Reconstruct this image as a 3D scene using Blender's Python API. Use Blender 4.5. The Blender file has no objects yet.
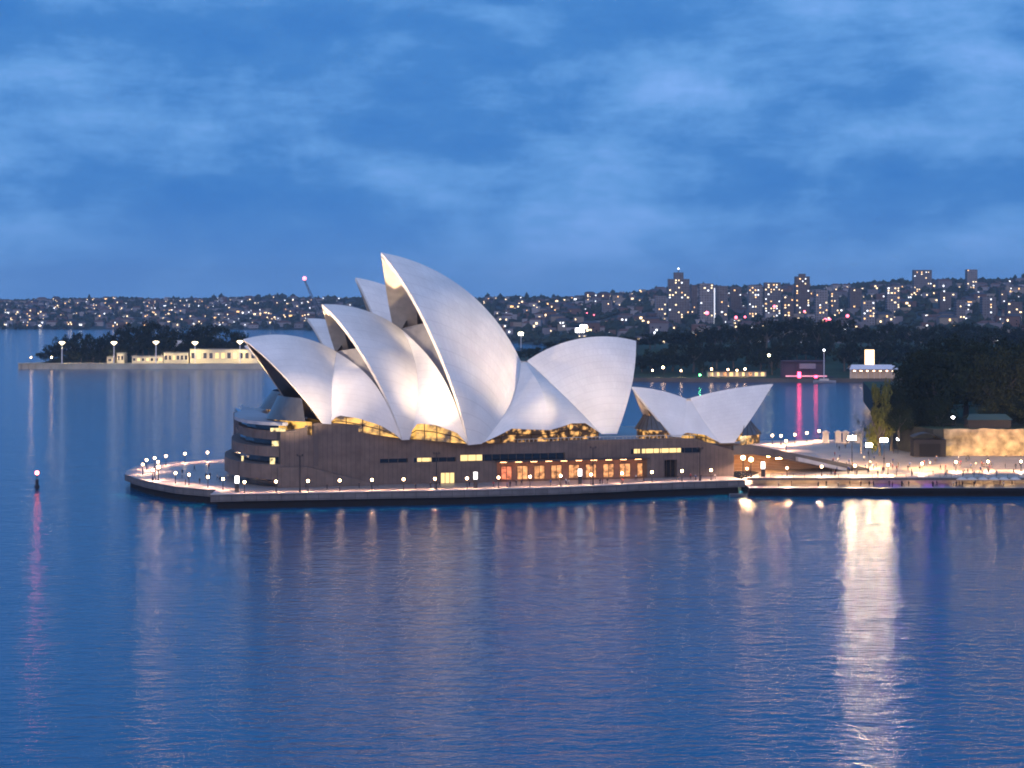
import bpy, bmesh, math, random
import numpy as np
from mathutils import Vector, Matrix, noise as mnoise
R_ = math.radians
rnd = random.Random(7)
C = bpy.context.scene.collection
S = bpy.context.scene

# ------------------------------------------------------------------ camera, sky, sun, exposure
FPX, EYE, YH = 1950.0, 55.0, 300.0          # focal length in pixels, eye height, horizon row
cd = bpy.data.cameras.new('camera'); cam = bpy.data.objects.new('camera', cd); C.objects.link(cam)
cam.location = (0, 0, EYE); cam.rotation_euler = (R_(90), 0, 0)
cd.sensor_width = 36; cd.lens = 36 * FPX / 1024; cd.shift_y = -(384 - YH) / 1024
cd.clip_start = 1; cd.clip_end = 60000
S.camera = cam

world = bpy.data.worlds.new('World'); S.world = world; world.use_nodes = True
nt = world.node_tree; nt.nodes.clear()
def wn(t, **k):
    n = nt.nodes.new(t)
    for a, b in k.items(): setattr(n, a, b)
    return n
SUN_EL, SUN_ROT = 2.0, 180.0                # low behind the camera (west), veiled by cloud
sky = wn('ShaderNodeTexSky', sky_type='NISHITA', sun_disc=False)
sky.sun_elevation = R_(SUN_EL); sky.sun_rotation = R_(SUN_ROT); sky.altitude = 0; sky.air_density = 1.4; sky.ozone_density = 4.0
tc = wn('ShaderNodeTexCoord')
def cloud(scale, zs, det, dist, loc):
    mp = wn('ShaderNodeMapping'); mp.inputs['Scale'].default_value = (scale, scale, scale * zs); mp.inputs['Location'].default_value = loc
    nz = wn('ShaderNodeTexNoise'); nz.inputs['Scale'].default_value = 1.0; nz.inputs['Detail'].default_value = det
    nz.inputs['Roughness'].default_value = 0.6; nz.inputs['Distortion'].default_value = dist
    nt.links.new(tc.outputs['Generated'], mp.inputs['Vector']); nt.links.new(mp.outputs['Vector'], nz.inputs['Vector'])
    return nz
c1 = cloud(4.2, 4.2, 9, 0.1, (3.1, 0.4, 1.3)); c2 = cloud(13, 1.7, 9, 0.2, (7.7, 2.2, 5.1))
mx = wn('ShaderNodeMix', data_type='FLOAT'); mx.inputs[0].default_value = 0.45
nt.links.new(c1.outputs['Fac'], mx.inputs[2]); nt.links.new(c2.outputs['Fac'], mx.inputs[3])
ramp = wn('ShaderNodeValToRGB'); cr = ramp.color_ramp; cr.interpolation = 'LINEAR'
cr.elements[0].position = 0.40; cr.elements[0].color = (0.44, 2.0, 5.7, 1)
cr.elements[1].position = 0.63; cr.elements[1].color = (2.0, 4.2, 8.7, 1)
for p_, c_ in ((0.47, (0.60, 2.3, 6.0, 1)), (0.55, (1.2, 3.3, 7.3, 1))):
    e = cr.elements.new(p_); e.color = c_
nt.links.new(mx.outputs[0], ramp.inputs['Fac'])
cm = wn('ShaderNodeMix', data_type='RGBA'); cm.inputs[0].default_value = 0.93      # overcast: the cloud deck covers most of the sky
nt.links.new(sky.outputs['Color'], cm.inputs[6]); pass
bg = wn('ShaderNodeBackground'); bg.inputs['Strength'].default_value = 0.11
out = wn('ShaderNodeOutputWorld')
sx = wn('ShaderNodeSeparateXYZ'); mr_ = wn('ShaderNodeMapRange', interpolation_type='SMOOTHSTEP')   # the far cloud deck pales towards the horizon
mr_.inputs[1].default_value = -.01; mr_.inputs[2].default_value = .06; mr_.inputs[3].default_value = .8; mr_.inputs[4].default_value = 0
hzm = wn('ShaderNodeMix', data_type='RGBA'); hzm.inputs[7].default_value = (1.25, 3.05, 6.9, 1)
nt.links.new(tc.outputs['Generated'], sx.inputs[0]); nt.links.new(sx.outputs['Z'], mr_.inputs[0]); nt.links.new(mr_.outputs[0], hzm.inputs[0]); nt.links.new(ramp.outputs['Color'], hzm.inputs[6])
nt.links.new(hzm.outputs[2], cm.inputs[7]); nt.links.new(cm.outputs[2], bg.inputs['Color']); nt.links.new(bg.outputs['Background'], out.inputs['Surface'])

sd = bpy.data.lights.new('sun', 'SUN'); sun = bpy.data.objects.new('sun', sd); C.objects.link(sun)
sd.energy = 2.0; sd.angle = R_(50); sd.color = (1.0, 0.80, 0.80)   # afterglow of the western sky
sun.rotation_euler = (R_(80), 0, R_(-10))     # from behind the camera, nearly level
S.view_settings.view_transform = 'Standard'; S.view_settings.look = 'None'
S.view_settings.exposure = 0.0; S.view_settings.gamma = 1.0; S.view_settings.use_curve_mapping = False
S.cycles.use_denoising = True
S.cycles.sample_clamp_indirect = 6.0
S.cycles.filter_width = 1.9
S.cycles.max_bounces = 6; S.cycles.diffuse_bounces = 2; S.cycles.glossy_bounces = 3; S.cycles.transmission_bounces = 2
S.cycles.volume_bounces = 0; S.cycles.caustics_reflective = False; S.cycles.caustics_refractive = False

# ------------------------------------------------------------------ helpers
def at(px, py, z):                           # ground point seen at a pixel, at height z
    Y = (EYE - z) * FPX / (py - YH); return Vector(((px - 512) / FPX * Y, Y, z))
def atY(px, py, Y):                          # point seen at a pixel, at distance Y
    return Vector(((px - 512) / FPX * Y, Y, EYE - (py - YH) / FPX * Y))
def px_of(P): return 512 + FPX * P[0] / P[1]

MATS = {}
def mat(name, col=(.5, .5, .5), rough=.7, var=0.0, vscale=.3, emit=None, es=1.0, metal=0.0, spec=.3, bump=0.0, sample=True):
    if name in MATS: return MATS[name]
    m = bpy.data.materials.new(name); m.use_nodes = True; n = m.node_tree; b = n.nodes['Principled BSDF']
    b.inputs['Base Color'].default_value = (*col, 1); b.inputs['Roughness'].default_value = rough
    b.inputs['Metallic'].default_value = metal; b.inputs['Specular IOR Level'].default_value = spec
    if var or bump:
        t = n.nodes.new('ShaderNodeTexCoord'); z = n.nodes.new('ShaderNodeTexNoise')
        z.inputs['Scale'].default_value = vscale; z.inputs['Detail'].default_value = 6
        n.links.new(t.outputs['Object'], z.inputs['Vector'])
        if var:
            r = n.nodes.new('ShaderNodeValToRGB')
            r.color_ramp.elements[0].position = .3; r.color_ramp.elements[1].position = .7
            r.color_ramp.elements[0].color = (*[max(0, c * (1 - var)) for c in col], 1)
            r.color_ramp.elements[1].color = (*[min(1, c * (1 + var)) for c in col], 1)
            n.links.new(z.outputs['Fac'], r.inputs['Fac']); n.links.new(r.outputs['Color'], b.inputs['Base Color'])
        if bump:
            bp = n.nodes.new('ShaderNodeBump'); bp.inputs['Distance'].default_value = bump; bp.inputs['Strength'].default_value = .8
            n.links.new(z.outputs['Fac'], bp.inputs['Height']); n.links.new(bp.outputs['Normal'], b.inputs['Normal'])
    if emit:
        b.inputs['Emission Color'].default_value = (*emit, 1); b.inputs['Emission Strength'].default_value = es
        if not sample: m.cycles.emission_sampling = 'NONE'
    MATS[name] = m
    return m

class MB:                                    # collects faces with material slots, becomes ONE mesh object
    def __init__(s): s.v = []; s.f = []; s.mi = []; s.sm = []; s.uv = {}
    def face(s, pts, mi=0, smooth=False, uv=None):
        i = len(s.v); s.v += [tuple(p) for p in pts]
        if uv: s.uv[len(s.f)] = uv
        s.f.append(tuple(range(i, i + len(pts)))); s.mi.append(mi); s.sm.append(smooth)
    def grid(s, P, mi=0, smooth=True, flip=False, uv=False):     # P[i][j] points
        i0 = len(s.v); n, m = len(P), len(P[0])
        for r in P: s.v += [tuple(p) for p in r]
        for a in range(n - 1):
            for b in range(m - 1):
                q = (i0 + a * m + b, i0 + (a + 1) * m + b, i0 + (a + 1) * m + b + 1, i0 + a * m + b + 1)
                if uv: s.uv[len(s.f)] = [(x, y) for x, y in (((a) / (n - 1), b / (m - 1)), ((a + 1) / (n - 1), b / (m - 1)), ((a + 1) / (n - 1), (b + 1) / (m - 1)), (a / (n - 1), (b + 1) / (m - 1)))][::-1 if flip else 1]
                s.f.append(q[::-1] if flip else q); s.mi.append(mi); s.sm.append(smooth)
    def prism(s, poly, z0, z1, mi=0, mtop=None, z1f=None):        # plan polygon, counter-clockwise
        n = len(poly); i = len(s.v)
        s.v += [(p[0], p[1], z0) for p in poly] + [(p[0], p[1], z1 if z1f is None else z1f(p)) for p in poly]
        for k in range(n):
            j = (k + 1) % n; s.f.append((i + k, i + j, i + n + j, i + n + k)); s.mi.append(mi); s.sm.append(False)
        s.f.append(tuple(range(i + n, i + 2 * n))); s.mi.append(mi if mtop is None else mtop); s.sm.append(False)
        s.f.append(tuple(range(i + n - 1, i - 1, -1))); s.mi.append(mi); s.sm.append(False)
    def box(s, x0, x1, y0, y1, z0, z1, mi=0, mtop=None): s.prism([(x0, y0), (x1, y0), (x1, y1), (x0, y1)], z0, z1, mi, mtop)
    def obox(s, c, ax, hx, hy, z0, z1, mi=0, mtop=None):           # box turned by angle ax about its centre
        co, si = math.cos(ax), math.sin(ax)
        s.prism([(c[0] + x * co - y * si, c[1] + x * si + y * co) for x, y in ((-hx, -hy), (hx, -hy), (hx, hy), (-hx, hy))], z0, z1, mi, mtop)
    def tube(s, pts, rad, n=8, mi=0, cap=True):
        pts = [Vector(p) for p in pts]; rings = []
        for k, p in enumerate(pts):
            d = (pts[min(k + 1, len(pts) - 1)] - pts[max(k - 1, 0)]).normalized()
            a = d.cross(Vector((0, 0, 1)) if abs(d.z) < .95 else Vector((1, 0, 0))).normalized(); b = d.cross(a)
            r = rad[k] if isinstance(rad, (list, tuple)) else rad
            rings.append([p + r * (math.cos(2 * math.pi * q / n) * a + math.sin(2 * math.pi * q / n) * b) for q in range(n + 1)])
        s.grid(rings, mi, True)
        if cap: s.face(rings[0][:-1], mi); s.face(rings[-1][:-1][::-1], mi)
    def lathe(s, c, prof, n=12, mi=0):
        s.grid([[(c[0] + r * math.cos(2 * math.pi * q / n), c[1] + r * math.sin(2 * math.pi * q / n), c[2] + z) for q in range(n + 1)] for r, z in prof], mi, True)
    def ball(s, c, r, n=8, mi=0, sq=1.0):
        k = max(4, n // 2 + 1)
        s.lathe(c, [(max(.001, r * math.sin(math.pi * i / k)), -r * sq * math.cos(math.pi * i / k)) for i in range(k + 1)], n, mi)
    def build(s, name, mats, parent=None, loc=None):
        me = bpy.data.meshes.new(name); me.from_pydata(s.v, [], s.f)
        if not isinstance(mats, (list, tuple)): mats = [mats]
        for m in mats: me.materials.append(m)
        me.polygons.foreach_set('material_index', s.mi); me.polygons.foreach_set('use_smooth', s.sm)
        if s.uv:
            l = me.uv_layers.new(name='UVMap')
            for fi, uv in s.uv.items():
                for k, li in enumerate(me.polygons[fi].loop_indices): l.data[li].uv = uv[k]
        me.update()
        o = bpy.data.objects.new(name, me); C.objects.link(o)
        if parent: o.parent = parent
        if loc is not None: o.location = loc
        return o

def tag(o, label=None, cat=None, group=None, kind=None):
    if label: o['label'] = label
    if cat: o['category'] = cat
    if group: o['group'] = group
    if kind: o['kind'] = kind
    return o
def thing(name, label, cat, loc=(0, 0, 0), rz=0, group=None):
    o = bpy.data.objects.new(name, None); C.objects.link(o); o.location = loc; o.rotation_euler = (0, 0, rz)
    o.empty_display_size = .5
    return tag(o, label, cat, group)
def struct(name, mb, mats): return tag(mb.build(name, mats), kind='structure')
def dup(root, loc, rz=0, scale=None, label=None, group=None):
    r = root.copy(); C.objects.link(r); r.location = loc; r.rotation_euler = (0, 0, rz)
    if scale: r.scale = scale if isinstance(scale, tuple) else (scale,) * 3
    if label: r['label'] = label
    if group: r['group'] = group
    for ch in list(root.children):
        c = ch.copy(); C.objects.link(c); c.parent = r
        for g in list(ch.children):
            d = g.copy(); C.objects.link(d); d.parent = c
    return r
def linear(l, kind='Linear', k_=1 / 45.0):                               # focused long-throw floods fall off more slowly than a bare bulb
    l.use_nodes = True; n = l.node_tree; em = n.nodes['Emission']; f_ = n.nodes.new('ShaderNodeLightFalloff'); f_.inputs['Strength'].default_value = k_
    n.links.new(f_.outputs[kind], em.inputs['Strength'])
def spot(name, loc, target, energy, ang, col, size=.5, blend=.6, parent=None, lin=False):
    l = bpy.data.lights.new(name, 'SPOT'); l.energy = energy; lin and (linear(l, 'Constant', 1 / 2025.0) if lin == 2 else linear(l)); l.spot_size = R_(ang); l.spot_blend = blend; l.color = col; l.shadow_soft_size = size
    o = bpy.data.objects.new(name, l); C.objects.link(o); o.location = loc
    o.rotation_euler = (Vector(target) - Vector(loc)).to_track_quat('-Z', 'Y').to_euler()
    return o

# ------------------------------------------------------------------ materials
def water_mat():
    m = bpy.data.materials.new('harbour_water'); m.use_nodes = True; n = m.node_tree; b = n.nodes['Principled BSDF']
    b.inputs['Base Color'].default_value = (.001, .10, .225, 1); b.inputs['Roughness'].default_value = .09; b.inputs['IOR'].default_value = 1.33; b.inputs['Specular Tint'].default_value = (.48, .92, 1, 1)
    t = n.nodes.new('ShaderNodeTexCoord'); last = None
    for sx, sy, det, dist, st in ((.05, .08, 3, .8, .5), (.25, .44, 5, .5, .75), (.9, 1.5, 3, .11, .7)):
        mp = n.nodes.new('ShaderNodeMapping'); mp.inputs['Scale'].default_value = (sx, sy, 1); mp.inputs['Rotation'].default_value = (0, 0, R_(rnd.uniform(-12, 12)))
        z = n.nodes.new('ShaderNodeTexNoise'); z.inputs['Scale'].default_value = 1; z.inputs['Detail'].default_value = det; z.inputs['Distortion'].default_value = .4
        bp = n.nodes.new('ShaderNodeBump'); bp.inputs['Distance'].default_value = dist; bp.inputs['Strength'].default_value = st
        n.links.new(t.outputs['Object'], mp.inputs['Vector']); n.links.new(mp.outputs['Vector'], z.inputs['Vector']); n.links.new(z.outputs['Fac'], bp.inputs['Height'])
        if last: n.links.new(last.outputs['Normal'], bp.inputs['Normal'])
        last = bp
    n.links.new(last.outputs['Normal'], b.inputs['Normal'])
    return m
def tile_mat():
    m = bpy.data.materials.new('glazed_roof_tiles'); m.use_nodes = True; n = m.node_tree; b = n.nodes['Principled BSDF']
    b.inputs['Roughness'].default_value = .62; b.inputs['Specular IOR Level'].default_value = .18
    uv = n.nodes.new('ShaderNodeUVMap'); mp = n.nodes.new('ShaderNodeMapping'); mp.inputs['Scale'].default_value = (22, 14, 1)
    br = n.nodes.new('ShaderNodeTexBrick'); br.inputs['Scale'].default_value = 1; br.offset = .5; br.inputs['Brick Width'].default_value = 1; br.inputs['Row Height'].default_value = 1
    br.inputs['Mortar Size'].default_value = .035; br.inputs['Color1'].default_value = (.80, .775, .73, 1); br.inputs['Color2'].default_value = (.765, .74, .70, 1); br.inputs['Mortar'].default_value = (.69, .665, .625, 1)
    t = n.nodes.new('ShaderNodeTexCoord'); z = n.nodes.new('ShaderNodeTexNoise'); z.inputs['Scale'].default_value = .12; z.inputs['Detail'].default_value = 7
    mr = n.nodes.new('ShaderNodeMapRange'); mr.inputs[1].default_value = .3; mr.inputs[2].default_value = .7; mr.inputs[3].default_value = .86; mr.inputs[4].default_value = 1.04
    mu = n.nodes.new('ShaderNodeMix'); mu.data_type = 'RGBA'; mu.blend_type = 'MULTIPLY'; mu.inputs[0].default_value = 1
    n.links.new(uv.outputs['UV'], mp.inputs['Vector']); n.links.new(mp.outputs['Vector'], br.inputs['Vector'])
    n.links.new(t.outputs['Object'], z.inputs['Vector']); n.links.new(z.outputs['Fac'], mr.inputs[0])
    n.links.new(br.outputs['Color'], mu.inputs[6]); n.links.new(mr.outputs[0], mu.inputs[7]); n.links.new(mu.outputs[2], b.inputs['Base Color'])
    return m
def panel_mat(name, c1, c2, mortar, w, h, rough=.75, rot=0.0):     # precast panels with open joints, in wall coordinates (u along, z up)
    m = bpy.data.materials.new(name); m.use_nodes = True; n = m.node_tree; b = n.nodes['Principled BSDF']; b.inputs['Roughness'].default_value = rough
    t = n.nodes.new('ShaderNodeTexCoord'); mp = n.nodes.new('ShaderNodeMapping'); mp.inputs['Rotation'].default_value = (R_(-90), 0, 0)
    br = n.nodes.new('ShaderNodeTexBrick'); br.offset = 0; br.inputs['Scale'].default_value = 1; br.inputs['Brick Width'].default_value = w; br.inputs['Row Height'].default_value = h
    br.inputs['Mortar Size'].default_value = .07; br.inputs['Color1'].default_value = (*c1, 1); br.inputs['Color2'].default_value = (*c2, 1); br.inputs['Mortar'].default_value = (*mortar, 1)
    z = n.nodes.new('ShaderNodeTexNoise'); z.inputs['Scale'].default_value = .35; z.inputs['Detail'].default_value = 8
    mr = n.nodes.new('ShaderNodeMapRange'); mr.inputs[1].default_value = .3; mr.inputs[2].default_value = .7; mr.inputs[3].default_value = .7; mr.inputs[4].default_value = 1.15
    mu = n.nodes.new('ShaderNodeMix'); mu.data_type = 'RGBA'; mu.blend_type = 'MULTIPLY'; mu.inputs[0].default_value = 1
    n.links.new(t.outputs['Object'], mp.inputs['Vector']); n.links.new(mp.outputs['Vector'], br.inputs['Vector'])
    n.links.new(t.outputs['Object'], z.inputs['Vector']); n.links.new(z.outputs['Fac'], mr.inputs[0])
    n.links.new(br.outputs['Color'], mu.inputs[6]); n.links.new(mr.outputs[0], mu.inputs[7]); n.links.new(mu.outputs[2], b.inputs['Base Color'])
    return m
def lit_glass(name, col, es, scale, lo=.35, hi=.62, dark=(.03, .02, .012), mull=None):   # a lit interior behind glazing: bright and dim patches
    m = bpy.data.materials.new(name); m.use_nodes = True; n = m.node_tree; b = n.nodes['Principled BSDF']
    b.inputs['Base Color'].default_value = (*dark, 1); b.inputs['Roughness'].default_value = .15
    t = n.nodes.new('ShaderNodeTexCoord'); mp = n.nodes.new('ShaderNodeMapping'); mp.inputs['Scale'].default_value = (scale, scale, scale * 1.3)
    z = n.nodes.new('ShaderNodeTexNoise'); z.inputs['Scale'].default_value = 1; z.inputs['Detail'].default_value = 4
    r = n.nodes.new('ShaderNodeMapRange'); r.inputs[1].default_value = lo; r.inputs[2].default_value = hi; r.inputs[3].default_value = .04; r.inputs[4].default_value = es
    n.links.new(t.outputs['Object'], mp.inputs['Vector']); n.links.new(mp.outputs['Vector'], z.inputs['Vector']); n.links.new(z.outputs['Fac'], r.inputs[0])
    b.inputs['Emission Color'].default_value = (*col, 1); n.links.new(r.outputs[0], b.inputs['Emission Strength'])
    m.cycles.emission_sampling = 'NONE'
    return m

M_water = water_mat(); M_tile = tile_mat()
M_conc = mat('shell_concrete', (.46, .40, .33), .8, .15, .4)
M_pod = panel_mat('granite_panels', (.125, .095, .082), (.105, .08, .07), (.07, .053, .047), 1.3, 30)
M_band = panel_mat('granite_band', (.135, .105, .092), (.115, .09, .08), (.08, .06, .054), 2.4, 30)
M_pave = mat('granite_paving', (.33, .28, .26), .42, .18, .25, spec=.5)
M_quay = panel_mat('quay_concrete', (.135, .125, .125), (.10, .095, .095), (.05, .048, .05), 3.2, 1.2)
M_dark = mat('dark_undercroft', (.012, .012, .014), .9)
M_glass = mat('dark_glass', (.012, .014, .018), .08, spec=.6)
M_bronze = mat('bronze_mullions', (.10, .07, .045), .4, metal=.6)
M_mouth = mat('mouth_glazing', (.006, .006, .007), .35, spec=.12)
M_skirt = mat('laminated_glass', (.11, .105, .105), .3, .2, .5, spec=.6, metal=.3)
M_pale = mat('pale_stone', (.55, .50, .46), .7, .15, .4)
M_pole = mat('dark_metal_pole', (.03, .03, .035), .5, metal=.5)
M_lamp = mat('lamp_globe_glow', (.9, .9, .9), .5, emit=(1, .60, .30), es=34)
M_white_lamp = mat('white_lamp_glow', (.9, .9, .9), .5, emit=(.95, .97, 1), es=30)
M_flood = mat('floodlight_glow', (.9, .9, .9), .5, emit=(1, .88, .68), es=60)
M_amber = lit_glass('amber_foyer', (1, .52, .10), 1.5, .35, .38, .6)
M_foyer = lit_glass('bronze_foyer', (1, .5, .14), 1.5, .55, .5, .68)
M_winY = mat('yellow_window', (.1, .08, .04), .3, emit=(1, .72, .30), es=1.5, sample=False)
M_winO = lit_glass('orange_window', (1, .42, .16), 1.7, .7, .3, .65)
M_winW = mat('white_window', (.1, .1, .1), .3, emit=(.85, .9, 1), es=2.0, sample=False)

# ------------------------------------------------------------------ water, land
b = MB(); b.face([(-4600, -40, 0), (4600, -40, 0), (4600, 8200, 0), (-4600, 8200, 0)]); struct('water', b, M_water)

TH = R_(15.5); PO = Vector((-63.0, 530.0)); PC, PS = math.cos(TH), math.sin(TH)
def pod(a, bb, z=None):                      # podium frame: a along the west wall, bb into the building
    x, y = PO.x + a * PC - bb * PS, PO.y + a * PS + bb * PC
    return (x, y) if z is None else Vector((x, y, z))
def a_of(px, off=0.0):                       # place along the west wall seen at a pixel column
    k = (px - 512) / FPX; x0, y0 = pod(0, off); return (k * y0 - x0) / (PC - k * PS)
def az(px, py, off=0.0):
    a = a_of(px, off); Y = pod(a, off)[1]; return a, EYE - (py - YH) / FPX * Y

ZD, ZF = 4.0, 4.6                            # promenade and forecourt heights
quay_front = [(-79.0, 511.0), (-11.3, 523.5), (13.1, 531.0), (46.2, 545.5), (66.0, 552.0)]
tip = [(-92, 533), (-102, 547.5), (-109, 561), (-113.6, 572), (-115.2, 583), (-115.2, 596), (-113, 606), (-107, 614.5), (-97, 621), (-84, 628), (-60, 640), (-40, 650)]
back = [pod(0, 112), pod(140, 108)]
outline = quay_front + [pod(140, 108), pod(0, 112)] + [(-40, 650), (-60, 640)] + [(-84, 628), (-97, 621), (-107, 614.5), (-113, 606), (-115.2, 596), (-115.2, 583), (-113.6, 572), (-109, 561), (-102, 547.5), (-92, 533), (-82.0, 525.0), (-79.6, 524.6)]
def inset(poly, d):
    n = len(poly); o = []
    for i in range(n):
        p0, p1, p2 = Vector(poly[i - 1][:2]), Vector(poly[i][:2]), Vector(poly[(i + 1) % n][:2])
        d1, d2 = (p1 - p0).normalized(), (p2 - p1).normalized()
        nn = Vector((-d1.y, d1.x)) + Vector((-d2.y, d2.x)); nn = nn / max(.5, nn.length_squared / 2) if nn.length > .1 else Vector((0, 0))
        o.append(tuple(p1 + nn * d))
    return o
b = MB(); b.prism(outline, 2.1, ZD, 0, 1)
und = inset(outline, 1.6); b.prism(und, -1.0, 2.0, 2)  # undercroft in near-black, the shade below the deck put into its colour
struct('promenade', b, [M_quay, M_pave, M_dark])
b = MB()                                      # kerb along the quay edge
for p, q in zip(quay_front[:-1], quay_front[1:]):
    p, q = Vector(p), Vector(q); d = (q - p).normalized(); n_ = Vector((-d.y, d.x))
    b.prism([tuple(p + n_ * .05), tuple(q + n_ * .05), tuple(q + n_ * .6), tuple(p + n_ * .6)], ZD + .004, ZD + .16)
struct('quay_kerb', b, M_pale)

# forecourt, lower concourse, gardens
fore = [(66.5, 553.0), (420, 553.0), (420, 640), (150, 706), (108, 703), (60, 690), pod(140, 100), pod(141, 2)]
b = MB(); b.prism(fore, 3.9, ZF, 0, 1); struct('forecourt', b, [M_quay, mat('forecourt_paving', (.40, .33, .27), .5, .2, .12, spec=.4)])
b = MB(); b.prism([(66.4, 545.5), (420, 545.5), (420, 566), (66.4, 566)], 1.5, 2.4, 0, 1); b.box(66.4, 420, 547.5, 566, -1, 1.4, 2)
b.box(66.4, 420, 559, 561, 2.4, 3.89, 3)
struct('lower_concourse', b, [M_dark, M_pave, M_dark, mat('bar_wall', (.5, .42, .34), .7, .35, .3)])

def ridge_y(px): return float(np.interp(px, [-200, 0, 100, 200, 320, 480, 540, 600, 640, 700, 760, 840, 900, 960, 1024, 1250], [301, 301.5, 301.5, 300.5, 300, 300, 301, 297, 295, 291, 289, 287, 284, 283, 282, 281]))
def shore_Y(px): return float(np.interp(px, [-200, 300, 360, 560, 640, 1250], [3700, 3600, 3000, 2300, 1900, 1800]))
def ridge_Y(px): return float(np.interp(px, [-200, 330, 560, 1250], [5400, 5000, 4300, 4000]))
def hill_z(X, Y):
    px = px_of((X, Y)); s, r = shore_Y(px), ridge_Y(px); zr = EYE - (ridge_y(px) - YH) * r / FPX
    t = (Y - s) / (r - s)
    if t < 0: return -4.0
    z = zr * min(1, t) ** .85 if t <= 1 else zr * max(0, 1 - (t - 1) * 1.2)
    return z + 7 * mnoise.noise(Vector((X * .004, Y * .004, 0))) * min(1, t * 4) + 3 * mnoise.noise(Vector((X * .015, Y * .015, 3))) * min(1, t * 4)
b = MB(); G = []
for i in range(120):
    k = (-160 + i * 11.6 - 512) / FPX; row = []
    for j in range(56):
        Y = 1780 + j * 85; row.append((k * Y, Y, hill_z(k * Y, Y)))
    G.append(row)
b.grid(G, 0, True, flip=False); struct('hills', b, mat('wooded_hill_ground', (.045, .055, .045), .9, .5, .01))

b = MB(); b.prism([(-394, 1556), (-120, 1552), (-110, 1680), (-250, 1720), (-360, 1640), (-398, 1575)], -1, 4.2, 0, 1)
struct('island_ground', b, [mat('island_sea_wall', (.38, .35, .28), .8, .2, .1), mat('island_apron', (.42, .38, .30), .7, .2, .05)])
b = MB()
prom = [(20, 1345), (90, 1312), (140, 1305), (330, 1300), (520, 1240), (700, 1250), (700, 1760), (-60, 1760), (-20, 1450)]
b.prism(prom, -1, 2.6, 0, 1)
struct('cove_shore', b, [mat('cove_sea_wall', (.10, .09, .08), .9, .2, .1), mat('cove_lawn', (.04, .06, .025), .95, .3, .05)])
b = MB(); G = []
for i in range(40):
    X = -10 + i * 18; row = []
    for j in range(16):
        Y = 1350 + j * 26; e = min(1, j / 7) * min(1, i / 4); row.append((X, Y, 2.5 + 13 * e + 2 * mnoise.noise(Vector((X * .01, Y * .01, 1)))))
    G.append(row)
b.grid(G, 0, True); struct('cove_hill', b, MATS['cove_lawn'])
b = MB(); b.prism([(136.5, 632), (420, 632), (420, 1000), (180, 1000), (140, 720), (128, 660)], 3.0, 13.2, 0, 1)
struct('garden_terrace', b, [mat('garden_bank', (.05, .05, .04), .9, .3, .2), MATS['cove_lawn']])

# ------------------------------------------------------------------ shell roofed halls
class Axis:                                  # local frame: u along the hall's axis, v towards the camera, z up
    def __init__(s, O, deg): s.O = O; s.th = R_(deg); s.c, s.s = math.cos(s.th), math.sin(s.th)
    def pix(s, px, py, v=0.0):
        k = (px - 512) / FPX; Y = (v + s.O[0] * s.s - s.O[1] * s.c) / (k * s.s - s.c); X = k * Y
        return np.array([(X - s.O[0]) * s.c + (Y - s.O[1]) * s.s, v, EYE - (py - YH) / FPX * Y])
def fit_circle(pts):
    A = np.array([[2 * p[0], 2 * p[2], 1] for p in pts]); y = np.array([p[0] ** 2 + p[2] ** 2 for p in pts])
    x = np.linalg.lstsq(A, y, rcond=None)[0]; return x[0], x[1], math.sqrt(x[2] + x[0] ** 2 + x[1] ** 2)
class Shell:                                 # half shell = piece of a sphere, ribs fan out from the foot to the ridge; mirrored about v = 0
    def __init__(s, ridge, Ff, Fr, eb, rb, th=1.1, k=1.0, z0=15.0):
        tr = lambda p: np.array([p[0] * k, p[1] * k, z0 + (p[2] - z0) * k])
        ridge = [tr(p) for p in ridge]; s.Ff, s.Fr = tr(Ff), tr(Fr); s.eb, s.rb, s.thk = eb * k, rb * k, th
        cu, cz, r = fit_circle(ridge); F = (s.Ff + s.Fr) / 2; vf = F[1]
        kk = ((F[0] - cu) ** 2 + (F[2] - cz) ** 2 + vf ** 2 - r * r) / (2 * vf); s.R = math.sqrt(r * r + kk * kk); s.C = np.array([cu, kk, cz])
        s.a0 = math.atan2(ridge[0][2] - cz, ridge[0][0] - cu); s.a1 = math.atan2(ridge[-1][2] - cz, ridge[-1][0] - cu); s.r = r
    def P(s, t):
        a = s.a0 + (s.a1 - s.a0) * t; return np.array([s.C[0] + s.r * math.cos(a), 0, s.C[2] + s.r * math.sin(a)])
    def pt(s, t, q, d=0.0):
        A = s.P(t) - s.C; B = s.Ff + (s.Fr - s.Ff) * t - s.C
        A = A / np.linalg.norm(A); B = B / np.linalg.norm(B); w = math.acos(max(-1, min(1, float(A @ B))))
        v = (math.sin((1 - q) * w) * A + math.sin(q * w) * B) / math.sin(w) * s.R
        v = v + np.array([(s.eb * (1 - t) ** 2 + s.rb * t * t) * math.sin(math.pi * q), 0, 0])
        p = s.C + v / np.linalg.norm(v) * (s.R - d)
        if d > 0: p[1] = max(p[1], 0.0)
        return p
def L(p, m=1): return (p[0], -p[1] * m, p[2])   # local hall coordinates -> object coordinates (y points away from the camera)
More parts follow.
